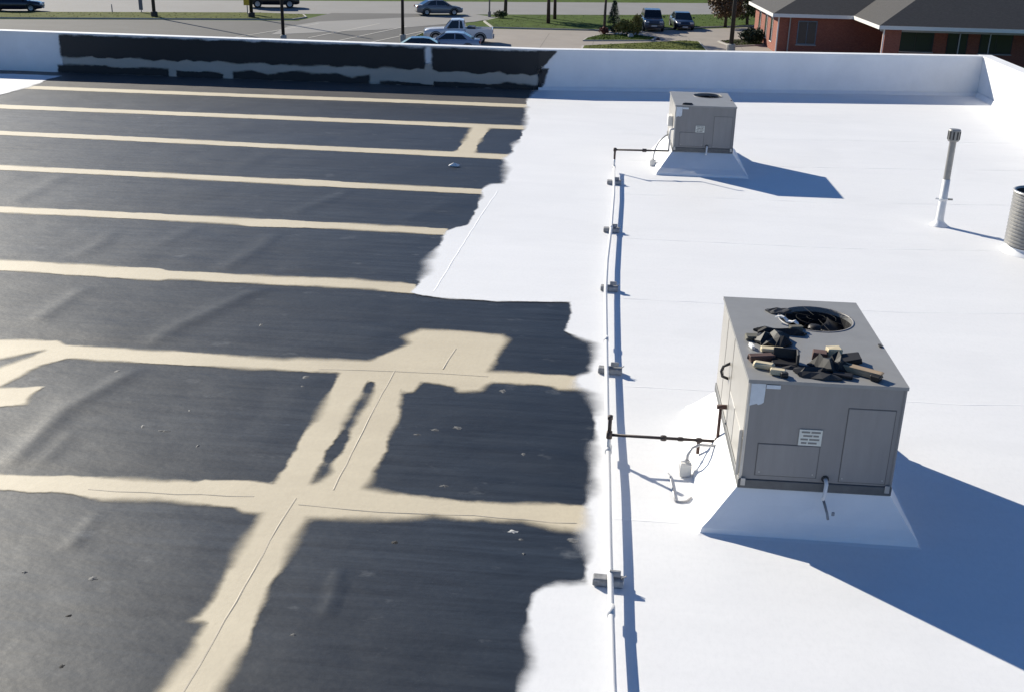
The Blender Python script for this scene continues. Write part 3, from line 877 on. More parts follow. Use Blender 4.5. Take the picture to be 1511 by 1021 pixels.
def make_curb(label, rect, hc, top, jit=0.004):
    c = thing('roof_curb', label, 'curb', ((rect[0] + rect[2]) / 2, (rect[1] + rect[3]) / 2, 0.012), 0, 'white curbs carrying the rooftop units')
    ox, oy = c.location.x, c.location.y
    def loop(r, z, n, j):
        pts = []
        cs = [(r[0], r[1]), (r[2], r[1]), (r[2], r[3]), (r[0], r[3])]
        for i in range(4):
            a, b = cs[i], cs[(i + 1) % 4]
            for k in range(n):
                f = k / n
                jj = 0 if k == 0 else j
                pts.append((a[0] + (b[0] - a[0]) * f - ox + random.uniform(-jj, jj), a[1] + (b[1] - a[1]) * f - oy + random.uniform(-jj, jj), z + random.uniform(-jj, jj) * 0.5))
        return pts
    n = 8
    mix = lambda f: [rect[i] + (top[i] - rect[i]) * f for i in range(4)]
    L = [loop([rect[0] - 0.0, rect[1], rect[2], rect[3]], 0.0, n, 0.0), loop(mix(0.04), 0.05, n, jit), loop(mix(0.30), 0.05 + (hc - 0.07) * 0.24, n, jit),
         loop(mix(0.64), 0.05 + (hc - 0.07) * 0.62, n, jit), loop(mix(1.0), hc - 0.016, n, jit * 0.5)]
    vs = sum(L, [])
    k = 4 * n
    fs = [(r * k + i, r * k + (i + 1) % k, (r + 1) * k + (i + 1) % k, (r + 1) * k + i) for r in range(4) for i in range(k)]
    fs.append(tuple(4 * k + i for i in range(k)))
    MB().add(vs, fs).build('skirt', 'white_coat', c)
    fl = MB()
    n2 = 10
    inner, outer_ = [], []
    cs = [(rect[0], rect[1]), (rect[2], rect[1]), (rect[2], rect[3]), (rect[0], rect[3])]
    cx_, cy_ = (rect[0] + rect[2]) / 2, (rect[1] + rect[3]) / 2
    for i in range(4):
        a, b = cs[i], cs[(i + 1) % 4]
        for k2 in range(n2):
            f = k2 / n2
            x, y = a[0] + (b[0] - a[0]) * f, a[1] + (b[1] - a[1]) * f
            l_ = math.hypot(x - cx_, y - cy_)
            w_ = random.uniform(0.05, 0.08)
            inner.append((x - ox, y - oy, 0.003))
            outer_.append((x + (x - cx_) / l_ * w_ - ox, y + (y - cy_) / l_ * w_ - oy, -0.004))
    nn = 4 * n2
    fl.add(outer_ + inner, [(i, (i + 1) % nn, nn + (i + 1) % nn, nn + i) for i in range(nn)])
    fl.build('flashing', 'white_coat', c)
    return c
NU = dict(x=(1.28, 2.537), y=(8.52, 10.55), z=0.40, h=1.0)
make_curb('larger white sloped curb under the nearer grey unit', (0.98, 8.37, 2.80, 10.86), NU['z'], (1.27, 8.53, 2.547, 10.56))
near = make_unit('rooftop_unit', 'nearer grey rooftop unit with scraps piled on its top', ((NU['x'][0] + NU['x'][1]) / 2, NU['y'][0], NU['z']), NU['x'][1] - NU['x'][0], NU['y'][1] - NU['y'][0], NU['h'])
near.rotation_euler = (0, 0, R(0.8))
FU = dict(x=(1.335, 2.515), y=(22.42, 24.15), z=0.40, h=0.92)
make_curb('smaller looking white sloped curb under the farther grey unit', (1.02, 21.95, 2.82, 24.5), FU['z'], (1.325, 22.43, 2.525, 24.16))
farU = make_unit('rooftop_unit', 'farther grey rooftop unit near the parapet', ((FU['x'][0] + FU['x'][1]) / 2, FU['y'][0], FU['z']), FU['x'][1] - FU['x'][0], FU['y'][1] - FU['y'][0], FU['h'], True)
farU.rotation_euler = (0, 0, R(1.2))
tag(MB().add([(-0.10, -0.05, 0), (0.05, -0.06, 0.0), (0.12, 0.0, 0.0), (0.10, 0.05, 0), (-0.05, 0.04, 0), (-0.08, -0.04, 0.03), (0.04, -0.045, 0.035), (0.09, 0.0, 0.03), (0.07, 0.035, 0.025), (-0.04, 0.03, 0.03)],
             [(0, 1, 6, 5), (1, 2, 7, 6), (2, 3, 8, 7), (3, 4, 9, 8), (4, 0, 5, 9), (5, 6, 7, 8, 9), (4, 3, 2, 1, 0)]).build('rubber_scrap', 'scrap_black', None, False, at(1014, 154.5, FU['z'] + FU['h'] + 0.002)),
    'dark scrap lying on top of the farther grey unit', 'scrap')

# ------------------------------------------------------------------ scraps on the nearer unit
TOPZ = NU['z'] + NU['h'] + 0.003
def block(name, label, cat, px, py, d, rz, m, z=0.0, tilt=(0, 0), bevel=0.006, notch=False):
    p = at(px, py, TOPZ)
    mb = MB()
    mb.box((0, 0, d[2] / 2), d, None, bevel)
    o = mb.build(name, m, None, False, (p.x, p.y, TOPZ + z))
    rr = random.Random(px * 7 + py)
    for v in o.data.vertices:                                       # knocked corners
        v.co += Vector((rr.uniform(-1, 1) * d[0] * 0.05, rr.uniform(-1, 1) * d[1] * 0.05, rr.uniform(0, 1) * d[2] * 0.08))
    o.rotation_euler = (R(tilt[0]), R(tilt[1]), R(rz))
    return tag(o, label, cat, 'scraps piled on the nearer rooftop unit')
def flap(name, label, cat, px, py, pts, m, th=0.01, rz=0, z=0.0):
    """a thin bent scrap: pts = (along, height, half width)"""
    p = at(px, py, TOPZ)
    vs, fs = [], []
    for a, hh, w in pts:
        vs += [(a, -w, hh), (a, w, hh), (a, w * 0.96, hh + th), (a, -w * 0.96, hh + th)]
    for i in range(len(pts) - 1):
        q = 4 * i
        fs += [(q + k, q + (k + 1) % 4, q + 4 + (k + 1) % 4, q + 4 + k) for k in range(4)]
    e = 4 * (len(pts) - 1)
    fs += [(3, 2, 1, 0), (e, e + 1, e + 2, e + 3)]
    o = MB().add(vs, [f[::-1] for f in fs]).build(name, m, None, False, (p.x, p.y, TOPZ + z))
    o.rotation_euler = (0, 0, R(rz))
    return tag(o, label, cat, 'scraps piled on the nearer rooftop unit')
def crumple(name, label, cat, px, py, sx, sy, h, m, rz=0, seed=0):
    """a crushed piece of sheet: ragged outline, sharp random folds, real thickness"""
    rr_ = random.Random(seed * 13 + 5)
    p = at(px, py, TOPZ)
    nx_, ny_ = 6, 5
    vs = []
    for i in range(nx_):
        for j in range(ny_):
            e = i in (0, nx_ - 1) or j in (0, ny_ - 1)
            x = (i / (nx_ - 1) - 0.5) * sx * (1 + rr_.uniform(-.16, .16)) + rr_.uniform(-.1, .1) * sx * 0.5
            y = (j / (ny_ - 1) - 0.5) * sy * (1 + rr_.uniform(-.16, .16)) + rr_.uniform(-.1, .1) * sy * 0.5
            z = rr_.uniform(0.0, 0.45) * h if e else rr_.uniform(0.35, 1.0) * h
            vs.append((x, y, z))
    fs = [(i * ny_ + j, (i + 1) * ny_ + j, (i + 1) * ny_ + j + 1, i * ny_ + j + 1) for i in range(nx_ - 1) for j in range(ny_ - 1)]
    k = len(vs)
    vs += [(x, y, max(0.0, z - 0.02)) for x, y, z in vs]
    fs2 = [tuple(k + q for q in f[::-1]) for f in fs]
    rim = [i * ny_ for i in range(nx_)] + [(nx_ - 1) * ny_ + j for j in range(1, ny_)] + [i * ny_ + ny_ - 1 for i in range(nx_ - 2, -1, -1)] + [j for j in range(ny_ - 2, 0, -1)]
    fs3 = [(rim[i], k + rim[i], k + rim[(i + 1) % len(rim)], rim[(i + 1) % len(rim)]) for i in range(len(rim))]
    o = MB().add(vs, fs + fs2 + fs3).build(name, m, None, False, (p.x, p.y, TOPZ))
    o.rotation_euler = (0, 0, R(rz))
    return tag(o, label, cat, 'scraps piled on the nearer rooftop unit')
crumple('rubber_scrap', 'dark angular scrap touching the left of the fan opening', 'scrap', 1150, 460, 0.22, 0.13, 0.03, 'scrap_grey', 10, 1)
flap('white_strip', 'white bent strip curling away from the fan opening', 'strip', 1163, 480, [(-0.14, 0.035, 0.012), (-0.09, 0.06, 0.018), (-0.05, 0.055, 0.014), (-0.01, 0.03, 0.02), (0.03, 0.035, 0.016), (0.06, 0.05, 0.022), (0.10, 0.03, 0.012)], 'rag_white', 0.012, -38)
block('metal_offcut', 'small grey block holding the white bent strip down', 'block', 1174, 488, (0.12, 0.07, 0.045), 12, 'scrap_olive')
crumple('rubber_scrap', 'long black strip lying just below the white strip', 'scrap', 1152, 491, 0.44, 0.09, 0.06, 'scrap_black', -4, 3)
block('rubber_block', 'olive grey pad at the left edge of the scraps', 'block', 1114, 500, (0.17, 0.10, 0.035), 6, 'scrap_olive')
crumple('rubber_scrap', 'crumpled black heap beside the olive grey pad', 'scrap', 1141, 505, 0.30, 0.24, 0.12, 'scrap_black', 8, 2)
block('wood_offcut', 'small white chip at the left edge of the unit top', 'offcut', 1109, 513, (0.03, 0.09, 0.03), 12, 'rag_white', 0, (0, 0), 0.004)
block('wood_offcut', 'flat cream offcut below the crumpled black heap', 'offcut', 1139, 518, (0.20, 0.08, 0.03), -4, 'wood_cream')
block('wood_offcut', 'reddish brown board end at the left of the scraps', 'offcut', 1122, 531, (0.22, 0.07, 0.05), 22, 'wood_brown', 0.0, (4, 3))
fr_ = thing('metal_bracket', 'black open bracket lying among the scraps', 'bracket', at(1158, 536, TOPZ), R(-6))
fr_['group'] = 'scraps piled on the nearer rooftop unit'
MB().box((-0.01, 0.0, 0.012), (0.20, 0.15, 0.022), None, 0.005).build('base_plate', 'scrap_black', fr_)
MB().box((0.10, 0.01, 0.06), (0.022, 0.14, 0.10), None, 0.005).build('upright', 'scrap_grey', fr_)
MB().box((0.0, 0.085, 0.06), (0.20, 0.02, 0.09), None, 0.005).build('back_plate', 'scrap_grey', fr_)
block('wood_offcut', 'rounded cream offcut on the left near the front edge', 'offcut', 1127, 543, (0.17, 0.075, 0.05), -18, 'wood_cream', 0, (0, 0), 0.015)
block('wood_offcut', 'cream block with a dark end at the front left edge', 'offcut', 1147, 552, (0.12, 0.07, 0.045), -10, 'wood_cream', 0, (0, 0), 0.008)
block('rubber_block', 'little black block touching the cream block at the front', 'block', 1157, 556, (0.06, 0.05, 0.04), 10, 'scrap_black')
crumple('rubber_scrap', 'flat black strip linking the two heaps of scraps', 'scrap', 1182, 543, 0.30, 0.08, 0.025, 'scrap_grey', -3, 6)
crumple('rubber_scrap', 'wide black slab sloping to the front edge of the unit', 'scrap', 1205, 553, 0.36, 0.17, 0.06, 'scrap_grey', -12, 4)
crumple('rubber_scrap', 'black lump in the middle of the right heap', 'scrap', 1226, 543, 0.26, 0.22, 0.13, 'scrap_black', 20, 5)
block('rubber_block', 'dark maroon block at the back of the right heap', 'block', 1209, 530, (0.12, 0.10, 0.07), -8, 'wood_brown', 0, (0, 0), 0.006)
block('wood_offcut', 'cream cube standing behind the right heap', 'offcut', 1229, 527, (0.12, 0.10, 0.085), 8, 'wood_cream')
block('metal_offcut', 'tilted black plate leaning behind the tan plank', 'plate', 1252, 534, (0.19, 0.14, 0.05), 6, 'scrap_black', 0.0, (6, -10))
block('wood_offcut', 'longest tan plank end at the right of the scraps', 'offcut', 1270, 552, (0.34, 0.075, 0.055), -33, 'wood_tan', 0, (0, 0), 0.004)
block('rubber_block', 'black block capping the end of the tan plank', 'block', 1292, 561, (0.08, 0.07, 0.045), -33, 'scrap_black')
block('rubber_scrap', 'black slab in front of the tan plank', 'scrap', 1243, 556, (0.16, 0.08, 0.03), -14, 'scrap_black')

# ------------------------------------------------------------------ gas pipe with its branches
gas = thing('gas_pipe', 'long white gas pipe with dark branches to both units', 'pipe')
PZ = 0.115
main_px = [(911, 1120), (905, 1010), (902, 900), (899.5, 800), (898, 700), (896, 600), (894.5, 500), (893.5, 430), (896, 385), (902, 335), (906, 285), (906, 247)]
mp_ = [at(a, b, PZ) for a, b in main_px]
mp_.insert(0, Vector((mp_[0].x + 0.10, 2.0, PZ)))
for i, p in enumerate(mp_):
    p.z += 0.008 * math.sin(i * 1.7)
MB().tube(mp_, 0.0235, 12).build('main_run', 'pipe_white', gas, True)
for q in (3, 7, 10):
    a = mp_[q]
    d = (mp_[q + 1] - a).normalized()
    MB().tube([a - d * 0.06, a + d * 0.06], 0.030, 12).build('coupling', 'pipe_white', gas, True)
e = mp_[-1]
jy = 9.78
BZ = 0.27
jx = at(899, 640, BZ).x
jp = at(899, 641, BZ)
jm = Vector((jp.x, jp.y, PZ))
MB().tube([jm - Vector((0, 0.07, 0)), jm + Vector((0, 0.07, 0))], 0.034, 12).build('tee', 'pipe_white', gas, True)
MB().tube([jm, jp], 0.021, 10).build('riser', 'pipe_white', gas, True)
MB().tube([jp - Vector((0, 0, 0.035)), jp + Vector((0, 0, 0.035))], 0.030, 10).build('tee', 'iron_pipe', gas, True)
MB().tube([jp, jp + Vector((0, 0, 0.19))], 0.019, 10).build('capped_stub', 'iron_pipe', gas, True)
MB().tube([jp + Vector((0, 0, 0.165)), jp + Vector((0, 0, 0.20))], 0.026, 10).build('stub_cap', 'iron_pipe', gas, True)
bq = at(1062, 651, BZ)
bx = 1.205
by = jp.y + (bq.y - jp.y) * 0.9
be = Vector((bx, by, BZ))
MB().tube([jp, be], 0.0145, 10).build('branch_run', 'iron_pipe', gas, True)
for px_, r_ in ((979, 0.030), (1004, 0.022), (1031, 0.026)):
    f = (at(px_, 646, BZ).x - jp.x) / (be.x - jp.x)
    c = jp.lerp(be, f)
    MB().tube([c - Vector((0.028, 0, 0)), c - Vector((0.012, 0, 0)), c + Vector((0.012, 0, 0)), c + Vector((0.028, 0, 0))], [r_ * 0.8, r_, r_, r_ * 0.8], 8).build('union_fitting', 'iron_pipe', gas)
c = jp.lerp(be, (at(1031, 648, BZ).x - jp.x) / (be.x - jp.x))
MB().tube([c, c - Vector((0, 0, 0.14))], 0.0165, 8).build('drip_leg', 'rust_pipe', gas, True)
MB().tube([be - Vector((0.0, 0, 0.0)), be + Vector((0.0, 0, 0.36))], 0.015, 10).build('unit_riser', 'rust_pipe', gas, True)
MB().tube([be - Vector((0, 0, 0.03)), be + Vector((0, 0, 0.03))], 0.028, 8).build('elbow', 'iron_pipe', gas, True)
MB().tube([be + Vector((-0.035, 0, 0.36)), be + Vector((0.075, 0, 0.36))], 0.024, 8).build('shutoff_valve', 'rust_pipe', gas, True)
# far branch
rz_ = at(906, 216, 0.46)
rt = Vector((e.x, e.y, 0.46))
MB().tube([e - Vector((0, 0.06, 0)), e + Vector((0, 0.03, 0))], 0.034, 10).build('elbow', 'pipe_white', gas, True)
MB().tube([e, e.lerp(rt, 0.45)], 0.021, 8).build('riser', 'pipe_white', gas, True)
MB().tube([e.lerp(rt, 0.45), rt], 0.021, 8).build('riser', 'iron_pipe', gas, True)
MB().tube([rt - Vector((0, 0, 0.03)), rt + Vector((0, 0, 0.035))], 0.032, 8).build('elbow', 'iron_pipe', gas, True)
re_ = Vector((1.24, e.y + 0.10, 0.46))
MB().tube([rt, re_], 0.018, 8).build('branch_run', 'iron_pipe', gas, True)
c = rt.lerp(re_, 0.55)
MB().tube([c - Vector((0.04, 0, 0)), c + Vector((0.04, 0, 0))], 0.034, 8).build('union_fitting', 'iron_pipe', gas)
MB().tube([re_, re_ + Vector((0.0, 0.0, 0.42)), re_ + Vector((0.08, 0, 0.44))], 0.018, 8).build('unit_riser', 'conduit', gas, True)

# pipe supports: blocks with a strap
def support(px, py, label, w, dpt, rz, cap):
    p = at(px, py, 0.012)
    s_ = thing('pipe_support', label, 'pipe support', (p.x, p.y, 0.012), rz, 'blocks carrying the gas pipe')
    MB().box((0, 0, 0.036), (w, dpt, 0.066), None, 0.008).build('block', 'block_grey', s_)
    ptop = PZ - 0.012
    MB().box((0.05, 0.0, ptop + 0.004), (0.09, 0.03, 0.05), None, 0.004).build('saddle', 'block_grey', s_)
    MB().tube([(w / 2 - 0.02, 0, 0.06), (w / 2 + 0.02, -0.01, 0.10)], 0.006, 6).build('bolt', 'galvanised', s_)
    return s_
for (px, py, w, dpt, rz, lb) in ((897, 862, 0.24, 0.09, -0.05, 'pipe support nearest the camera, low block beside the white paint edge'),
                                 (900, 550, 0.27, 0.10, -0.04, 'pipe support level with the tan seam end and the unit top'),
                                 (899, 429, 0.24, 0.11, -0.04, 'pipe support third from the camera, beyond the black corner'),
                                 (902, 342.5, 0.26, 0.12, 0.02, 'pipe support second from the far end of the pipe'),
                                 (906, 272, 0.27, 0.14, 0.02, 'farthest pipe support, just before the pipe turns up')):
    support(px, py, lb, w, dpt, rz, 0)

# electrical whips beside the nearer unit
wh = thing('junction_box', 'small white junction box on a bent grey conduit beside the nearer unit', 'junction box', at(1010, 700, 0.012))
MB().box((0, 0, 0.065), (0.11, 0.08, 0.13), RZ(0.15), 0.008).build('box', 'box_white', wh)
MB().box((0, -0.047, 0.065), (0.10, 0.012, 0.12), RZ(0.15), 0.003).build('cover', 'box_white', wh)
lp = wh.location
pts = [Vector((0.01, 0.0, 0.12)), Vector((0.015, 0.01, 0.20)), Vector((0.05, 0.03, 0.27)), Vector((0.12, 0.06, 0.29)), Vector((0.22, 0.10, 0.27)), Vector((1.272 - lp.x, 0.16, 0.25))]
MB().tube(pts, 0.0135, 10).build('conduit', 'conduit', wh, True)
MB().tube([Vector((0.01, 0.0, 0.125)), Vector((0.011, 0.002, 0.155))], 0.021, 10).build('connector', 'conduit', wh)
w2 = thing('flexible_conduit', 'grey flexible conduit drooping from the nearer unit towards the roof', 'conduit', at(1023, 678, 0.02))
l2 = w2.location
MB().tube([Vector(q) for q in arc((0, 0, 0.012), (0.18, -0.03, 0.05), (1.276 - l2.x, 0.02, 0.22), 10)], 0.011, 8).build('outer_sleeve', 'conduit', w2, True)
w3 = thing('flexible_conduit', 'second grey conduit lower down, its end resting beside the junction box', 'conduit', at(1027, 700, 0.02))
l3 = w3.location
MB().tube([Vector(q) for q in arc((0, 0, 0.012), (0.10, 0.02, 0.02), (1.276 - l3.x, 0.25, 0.20), 10)], 0.012, 8).build('outer_sleeve', 'conduit', w3, True)
wr = MB().tube([at(a, b, 0.022) for a, b in ((986, 698), (989, 703), (993, 722), (996, 738))] + [at(a, b, 0.018) for a, b in ((1003, 740), (1013, 739), (1020, 733))], 0.009, 6).build('bent_line', 'conduit', None, True)  # thin grey tube added along a bent line on the coating
tag(wr, 'thin bent grey line lying on the white coating below the junction box', 'wire')
# far unit whip
fj = thing('junction_box', 'tiny white junction box at the foot of the farther unit', 'junction box', at(963, 245, 0.012))
MB().box((0, 0, 0.06), (0.12, 0.10, 0.12), None, 0.008).build('box', 'box_white', fj)
lf = fj.location
MB().tube([Vector(q) for q in arc((0, 0, 0.12), (0.02, 0.02, 0.52), (1.25 - lf.x, 0.15, 0.62), 10)], 0.016, 8).build('conduit', 'conduit', fj, True)

# ------------------------------------------------------------------ vents
vp_ = at(1385, 334, 0.0)
vt = thing('vent_pipe', 'slim vent pipe, white below and grey above, with a slotted cap', 'vent', (vp_.x, vp_.y, 0.012))
MB().lathe([(0.15, 0.0), (0.14, 0.02), (0.085, 0.06), (0.068, 0.10)], (0, 0, 0), 20).build('flashing', 'white_coat', vt, True)
MB().lathe([(0.066, 0.05), (0.062, 0.80), (0.058, 0.80)], (0, 0, 0), 20).build('lower_pipe', 'pipe_white', vt, True)
MB().lathe([(0.056, 0.78), (0.056, 1.48)], (0, 0, 0), 20).build('upper_pipe', 'vent_grey', vt, True)
MB().lathe([(0.064, 0.44), (0.074, 0.445), (0.074, 0.475), (0.064, 0.48)], (0, 0, 0), 20).build('clamp', 'pipe_white', vt)
MB().box((0.11, -0.01, 0.46), (0.09, 0.02, 0.03), None, 0.004).build('clamp_ear', 'vent_grey', vt)
MB().box((-0.10, 0.01, 0.46), (0.06, 0.02, 0.03), None, 0.004).build('clamp_ear', 'pipe_white', vt)
cp = MB().lathe([(0.001, 1.44), (0.082, 1.44), (0.098, 1.46), (0.098, 1.62), (0.09, 1.635), (0.001, 1.64)], (0, 0, 0), 20).build('cap', 'vent_grey', vt)
for k in range(10):
    a = 2 * math.pi * k / 10
    MB().box((0.099 * math.cos(a), 0.099 * math.sin(a), 1.54), (0.008, 0.026, 0.13), RZ(a)).build('slot', 'vent_dark', cp)

dc = at(1483, 372, 0.0)
DR = 0.40
dv = thing('drum_vent', 'grey ribbed drum vent at the right edge of the frame', 'vent', (dc.x + DR * 0.95, dc.y + 0.02, 0.012))
MB().lathe([(DR + 0.05, 0.0), (DR + 0.02, 0.03), (DR - 0.04, 0.06), (DR - 0.04, 0.10)], (0, 0, 0), 32).build('base_flange', 'white_coat', dv, True)
MB().lathe([(DR - 0.05, 0.08), (DR - 0.05, 0.13), (DR, 0.13)], (0, 0, 0), 32).build('neck', 'vent_dark', dv)
prof = []
zz = 0.12
while zz < 0.93:
    prof += [(DR - 0.012, zz), (DR, zz + 0.012), (DR, zz + 0.036), (DR - 0.012, zz + 0.045)]
    zz += 0.055
MB().lathe(prof, (0, 0, 0), 40).build('ribbed_drum', 'vent_grey', dv)
MB().lathe([(DR - 0.01, 0.94), (DR + 0.012, 0.95), (DR + 0.012, 0.975), (DR - 0.03, 0.98), (DR - 0.035, 0.95)], (0, 0, 0), 40).build('top_rim', 'galvanised', dv, True)
MB().lathe([(DR - 0.03, 0.96), (DR - 0.03, 0.55), (0.001, 0.55)], (0, 0, 0), 32).build('inner_throat', 'vent_dark', dv)
MB().box((0, 0, 0.82), (2 * DR - 0.08, 0.03, 0.03)).build('cross_brace', 'vent_grey', dv)

pc = at(670, 245, 0.02)
tag(MB().add([(-0.11, -0.05, 0), (0.09, -0.06, 0.0), (0.12, 0.05, 0.012), (-0.02, 0.08, 0.03), (-0.10, 0.03, 0.01), (0, 0, 0.06), (0, 0, 0.0)],
             [(0, 1, 5), (1, 2, 5), (2, 3, 5), (3, 4, 5), (4, 0, 5), (1, 0, 6), (2, 1, 6), (3, 2, 6), (4, 3, 6), (0, 4, 6)]).build('paper_scrap', 'rag_white', None, False, pc), 'crumpled white paper scrap alone on the black membrane', 'paper')

# ================================================================== THE GROUND BEYOND THE ROOF
G = GZ
ground = MB().add([(-900, -300, G), (900, -300, G), (900, 1500, G), (-900, 1500, G)], [(0, 1, 2, 3)]).build('ground', 'grass')
tag(ground, 'wide green lawns around the car parks', None, None, 'structure')
gp = lambda pts: xy(pts, G)
def flat(name, pts, z, m, label):
    o = MB().prism(list(pts), G - 0.05, z).build(name, m)
    return tag(o, label, None, None, 'structure')
# road: straight, between its near and far edge
ra, rb = at(100, 20, G), at(1000, 23, G)
rd = Vector((rb.x - ra.x, rb.y - ra.y, 0)).normalized()
rn = Vector((-rd.y, rd.x, 0))
rw = (at(560, 2.5, G) - ra).dot(rn)
rq = [ra - rd * 500, ra + rd * 620]
flat('road', [(q.x, q.y) for q in (rq[0], rq[1], rq[1] + rn * rw, rq[0] + rn * rw)], G + 0.010, 'asphalt_road', 'grey road running across behind the car park')
rw2 = rw + 16
q0, q1 = ra + rn * (rw + 7), ra + rn * (rw + 16)
flat('road', [(q.x, q.y) for q in (q0 - rd * 500, q0 + rd * 620, q1 + rd * 620, q1 - rd * 500)], G + 0.010, 'asphalt_road', 'second carriageway beyond the green median')
lot = gp([(-700, 30), (0, 29.5), (200, 30), (440, 31.5), (455, 28), (490, 20), (620, 21), (712, 28), (640, 47), (597, 78)])
lot = [(-160.0, 60.0), (-160.0, lot[0][1])] + lot + [(-13.0, 36.0), (-40, 36)]
flat('car_park', lot, G + 0.016, 'asphalt', 'grey asphalt car park on the left beyond the parapet')
conc = gp([(725, 43.5), (800, 45), (890, 47), (960, 46), (1000, 45), (1115, 41), (1200, 41)]) + [(24, 104), (24, 36), (-13, 36)] + gp([(597, 80), (640, 47)])
flat('driveway', conc, G + 0.022, 'concrete', 'tan concrete driveway beyond the white part of the parapet')
flat('driveway', gp([(425, 40), (470, 33), (700, 22), (735, 27), (700, 33), (560, 45), (400, 52)]), G + 0.028, 'asphalt_road', 'paler driveway mouth between the car park and the road')
for i, (a, b) in enumerate((((455, 57), (560, 36)), ((500, 61), (600, 40)), ((545, 64), (630, 46)), ((330, 59), (470, 36)))):
    p, q = at(*a, G), at(*b, G)
    n_ = (q - p).normalized()
    s_ = Vector((-n_.y, n_.x, 0)) * 0.09
    flat('parking_line', [((p + s_).x, (p + s_).y), ((q + s_).x, (q + s_).y), ((q - s_).x, (q - s_).y), ((p - s_).x, (p - s_).y)], G + 0.034, 'kerb', 'pale painted parking bay line on the grey car park')
for x_ in range(-6, 20, 4):
    flat('expansion_joint', [(x_, 60), (x_ + 0.05, 60), (x_ + 0.6, 100), (x_ + 0.55, 100)], G + 0.026, 'joint', 'thin dark joint across the tan concrete driveway')
def verge(name, pts, label, m='grass_verge'):
    o = MB().prism(pts, G, G + 0.13).build(name, m)
    k = MB()
    n = len(pts)
    cx = sum(p[0] for p in pts) / n
    cy = sum(p[1] for p in pts) / n
    out = [(p[0] + 0.18 * (p[0] - cx) / max(0.1, math.hypot(p[0] - cx, p[1] - cy)), p[1] + 0.18 * (p[1] - cy) / max(0.1, math.hypot(p[0] - cx, p[1] - cy))) for p in pts]
    k.prism(out, G, G + 0.115)
    kk = k.build('kerb', 'kerb', o)
    tag(o, label, None, None, 'structure')
    # short grass standing on the verge
    rr = random.Random(len(pts) * 31 + int(abs(pts[0][0]) * 7))
    xs, ys = [p[0] for p in pts], [p[1] for p in pts]
    mb = MB()
    cand = np.array([(rr.uniform(min(xs), max(xs)), rr.uniform(min(ys), max(ys))) for _ in range(2600)])
    ok = sdf(pts, cand) > 0.05
    for (x, y) in cand[ok]:
        a = rr.uniform(0, 6.28)
        h = rr.uniform(0.02, 0.06)
        w = rr.uniform(0.03, 0.08)
        mb.add([(x - w * math.cos(a), y - w * math.sin(a), G + 0.12), (x + w * math.cos(a), y + w * math.sin(a), G + 0.12), (x + rr.uniform(-.08, .08), y + rr.uniform(-.08, .08), G + 0.13 + h)], [(0, 1, 2)])
    if mb.v:
        g = mb.build('grass_tuft', 'grass_blade', o)
        g['kind'] = 'stuff'
    return o
verge('grass_strip', gp([(-420, 19), (0, 20), (200, 20.5), (380, 21), (446, 23.5), (450, 27), (430, 30), (380, 30), (200, 29), (0, 28), (-420, 26)]), 'narrow grass strip between the left car park and the road')
verge('lawn', gp([(742, 26.5), (880, 25), (1060, 23.5), (1130, 22), (1130, 39), (1060, 41), (1000, 43), (940, 45), (890, 46), (800, 44), (728, 42), (716, 33)]), 'green lawn between the tan driveway and the road', 'grass')
verge('grass_island', gp([(862, 70), (857, 80), (1044, 80), (1030, 64), (1010, 62.5)]), 'trimmed grass island right behind the white parapet')
verge('grass_island', gp([(868, 58), (862, 61.5), (960, 61.5), (966, 58), (940, 54), (890, 53)]), 'planted grass island below the small conifer', 'grass')
verge('grass_island', gp([(640, 45), (662, 44), (655, 52), (632, 62), (600, 68), (604, 60), (622, 52)]), 'triangular grass corner left of the white pickup')
verge('grass_island', gp([(1062, 63), (1085, 61), (1125, 62), (1125, 68), (1080, 70)]), 'small brown verge around the dark lamp post', 'mulch')

# ------------------------------------------------------------------ plants
def foliage(mb, c, rad, n, leaf, rr, flatten=1.0, hollow=0.35):
    for _ in range(n):
        while True:
            v = Vector((rr.uniform(-1, 1), rr.uniform(-1, 1), rr.uniform(-1, 1)))
            if hollow < v.length < 1:
                break
        lump = 0.78 + 0.22 * math.sin(5 * v.x + 3 * v.z + c[0]) * math.cos(4 * v.y - 2 * v.z)
        p = Vector((c[0] + v.x * rad[0] * lump, c[1] + v.y * rad[1] * lump, c[2] + v.z * rad[2] * lump))
        a = Vector((rr.uniform(-1, 1), rr.uniform(-1, 1), rr.uniform(-1, 1))).normalized()
        b = a.cross(Vector((rr.uniform(-1, 1), rr.uniform(-1, 1), rr.uniform(-1, 1)))).normalized()
        s_ = leaf * rr.uniform(0.6, 1.3)
        mb.add([p - a * s_, p + b * s_ * 0.6, p + a * s_, p - b * s_ * 0.6], [(0, 1, 2, 3)])
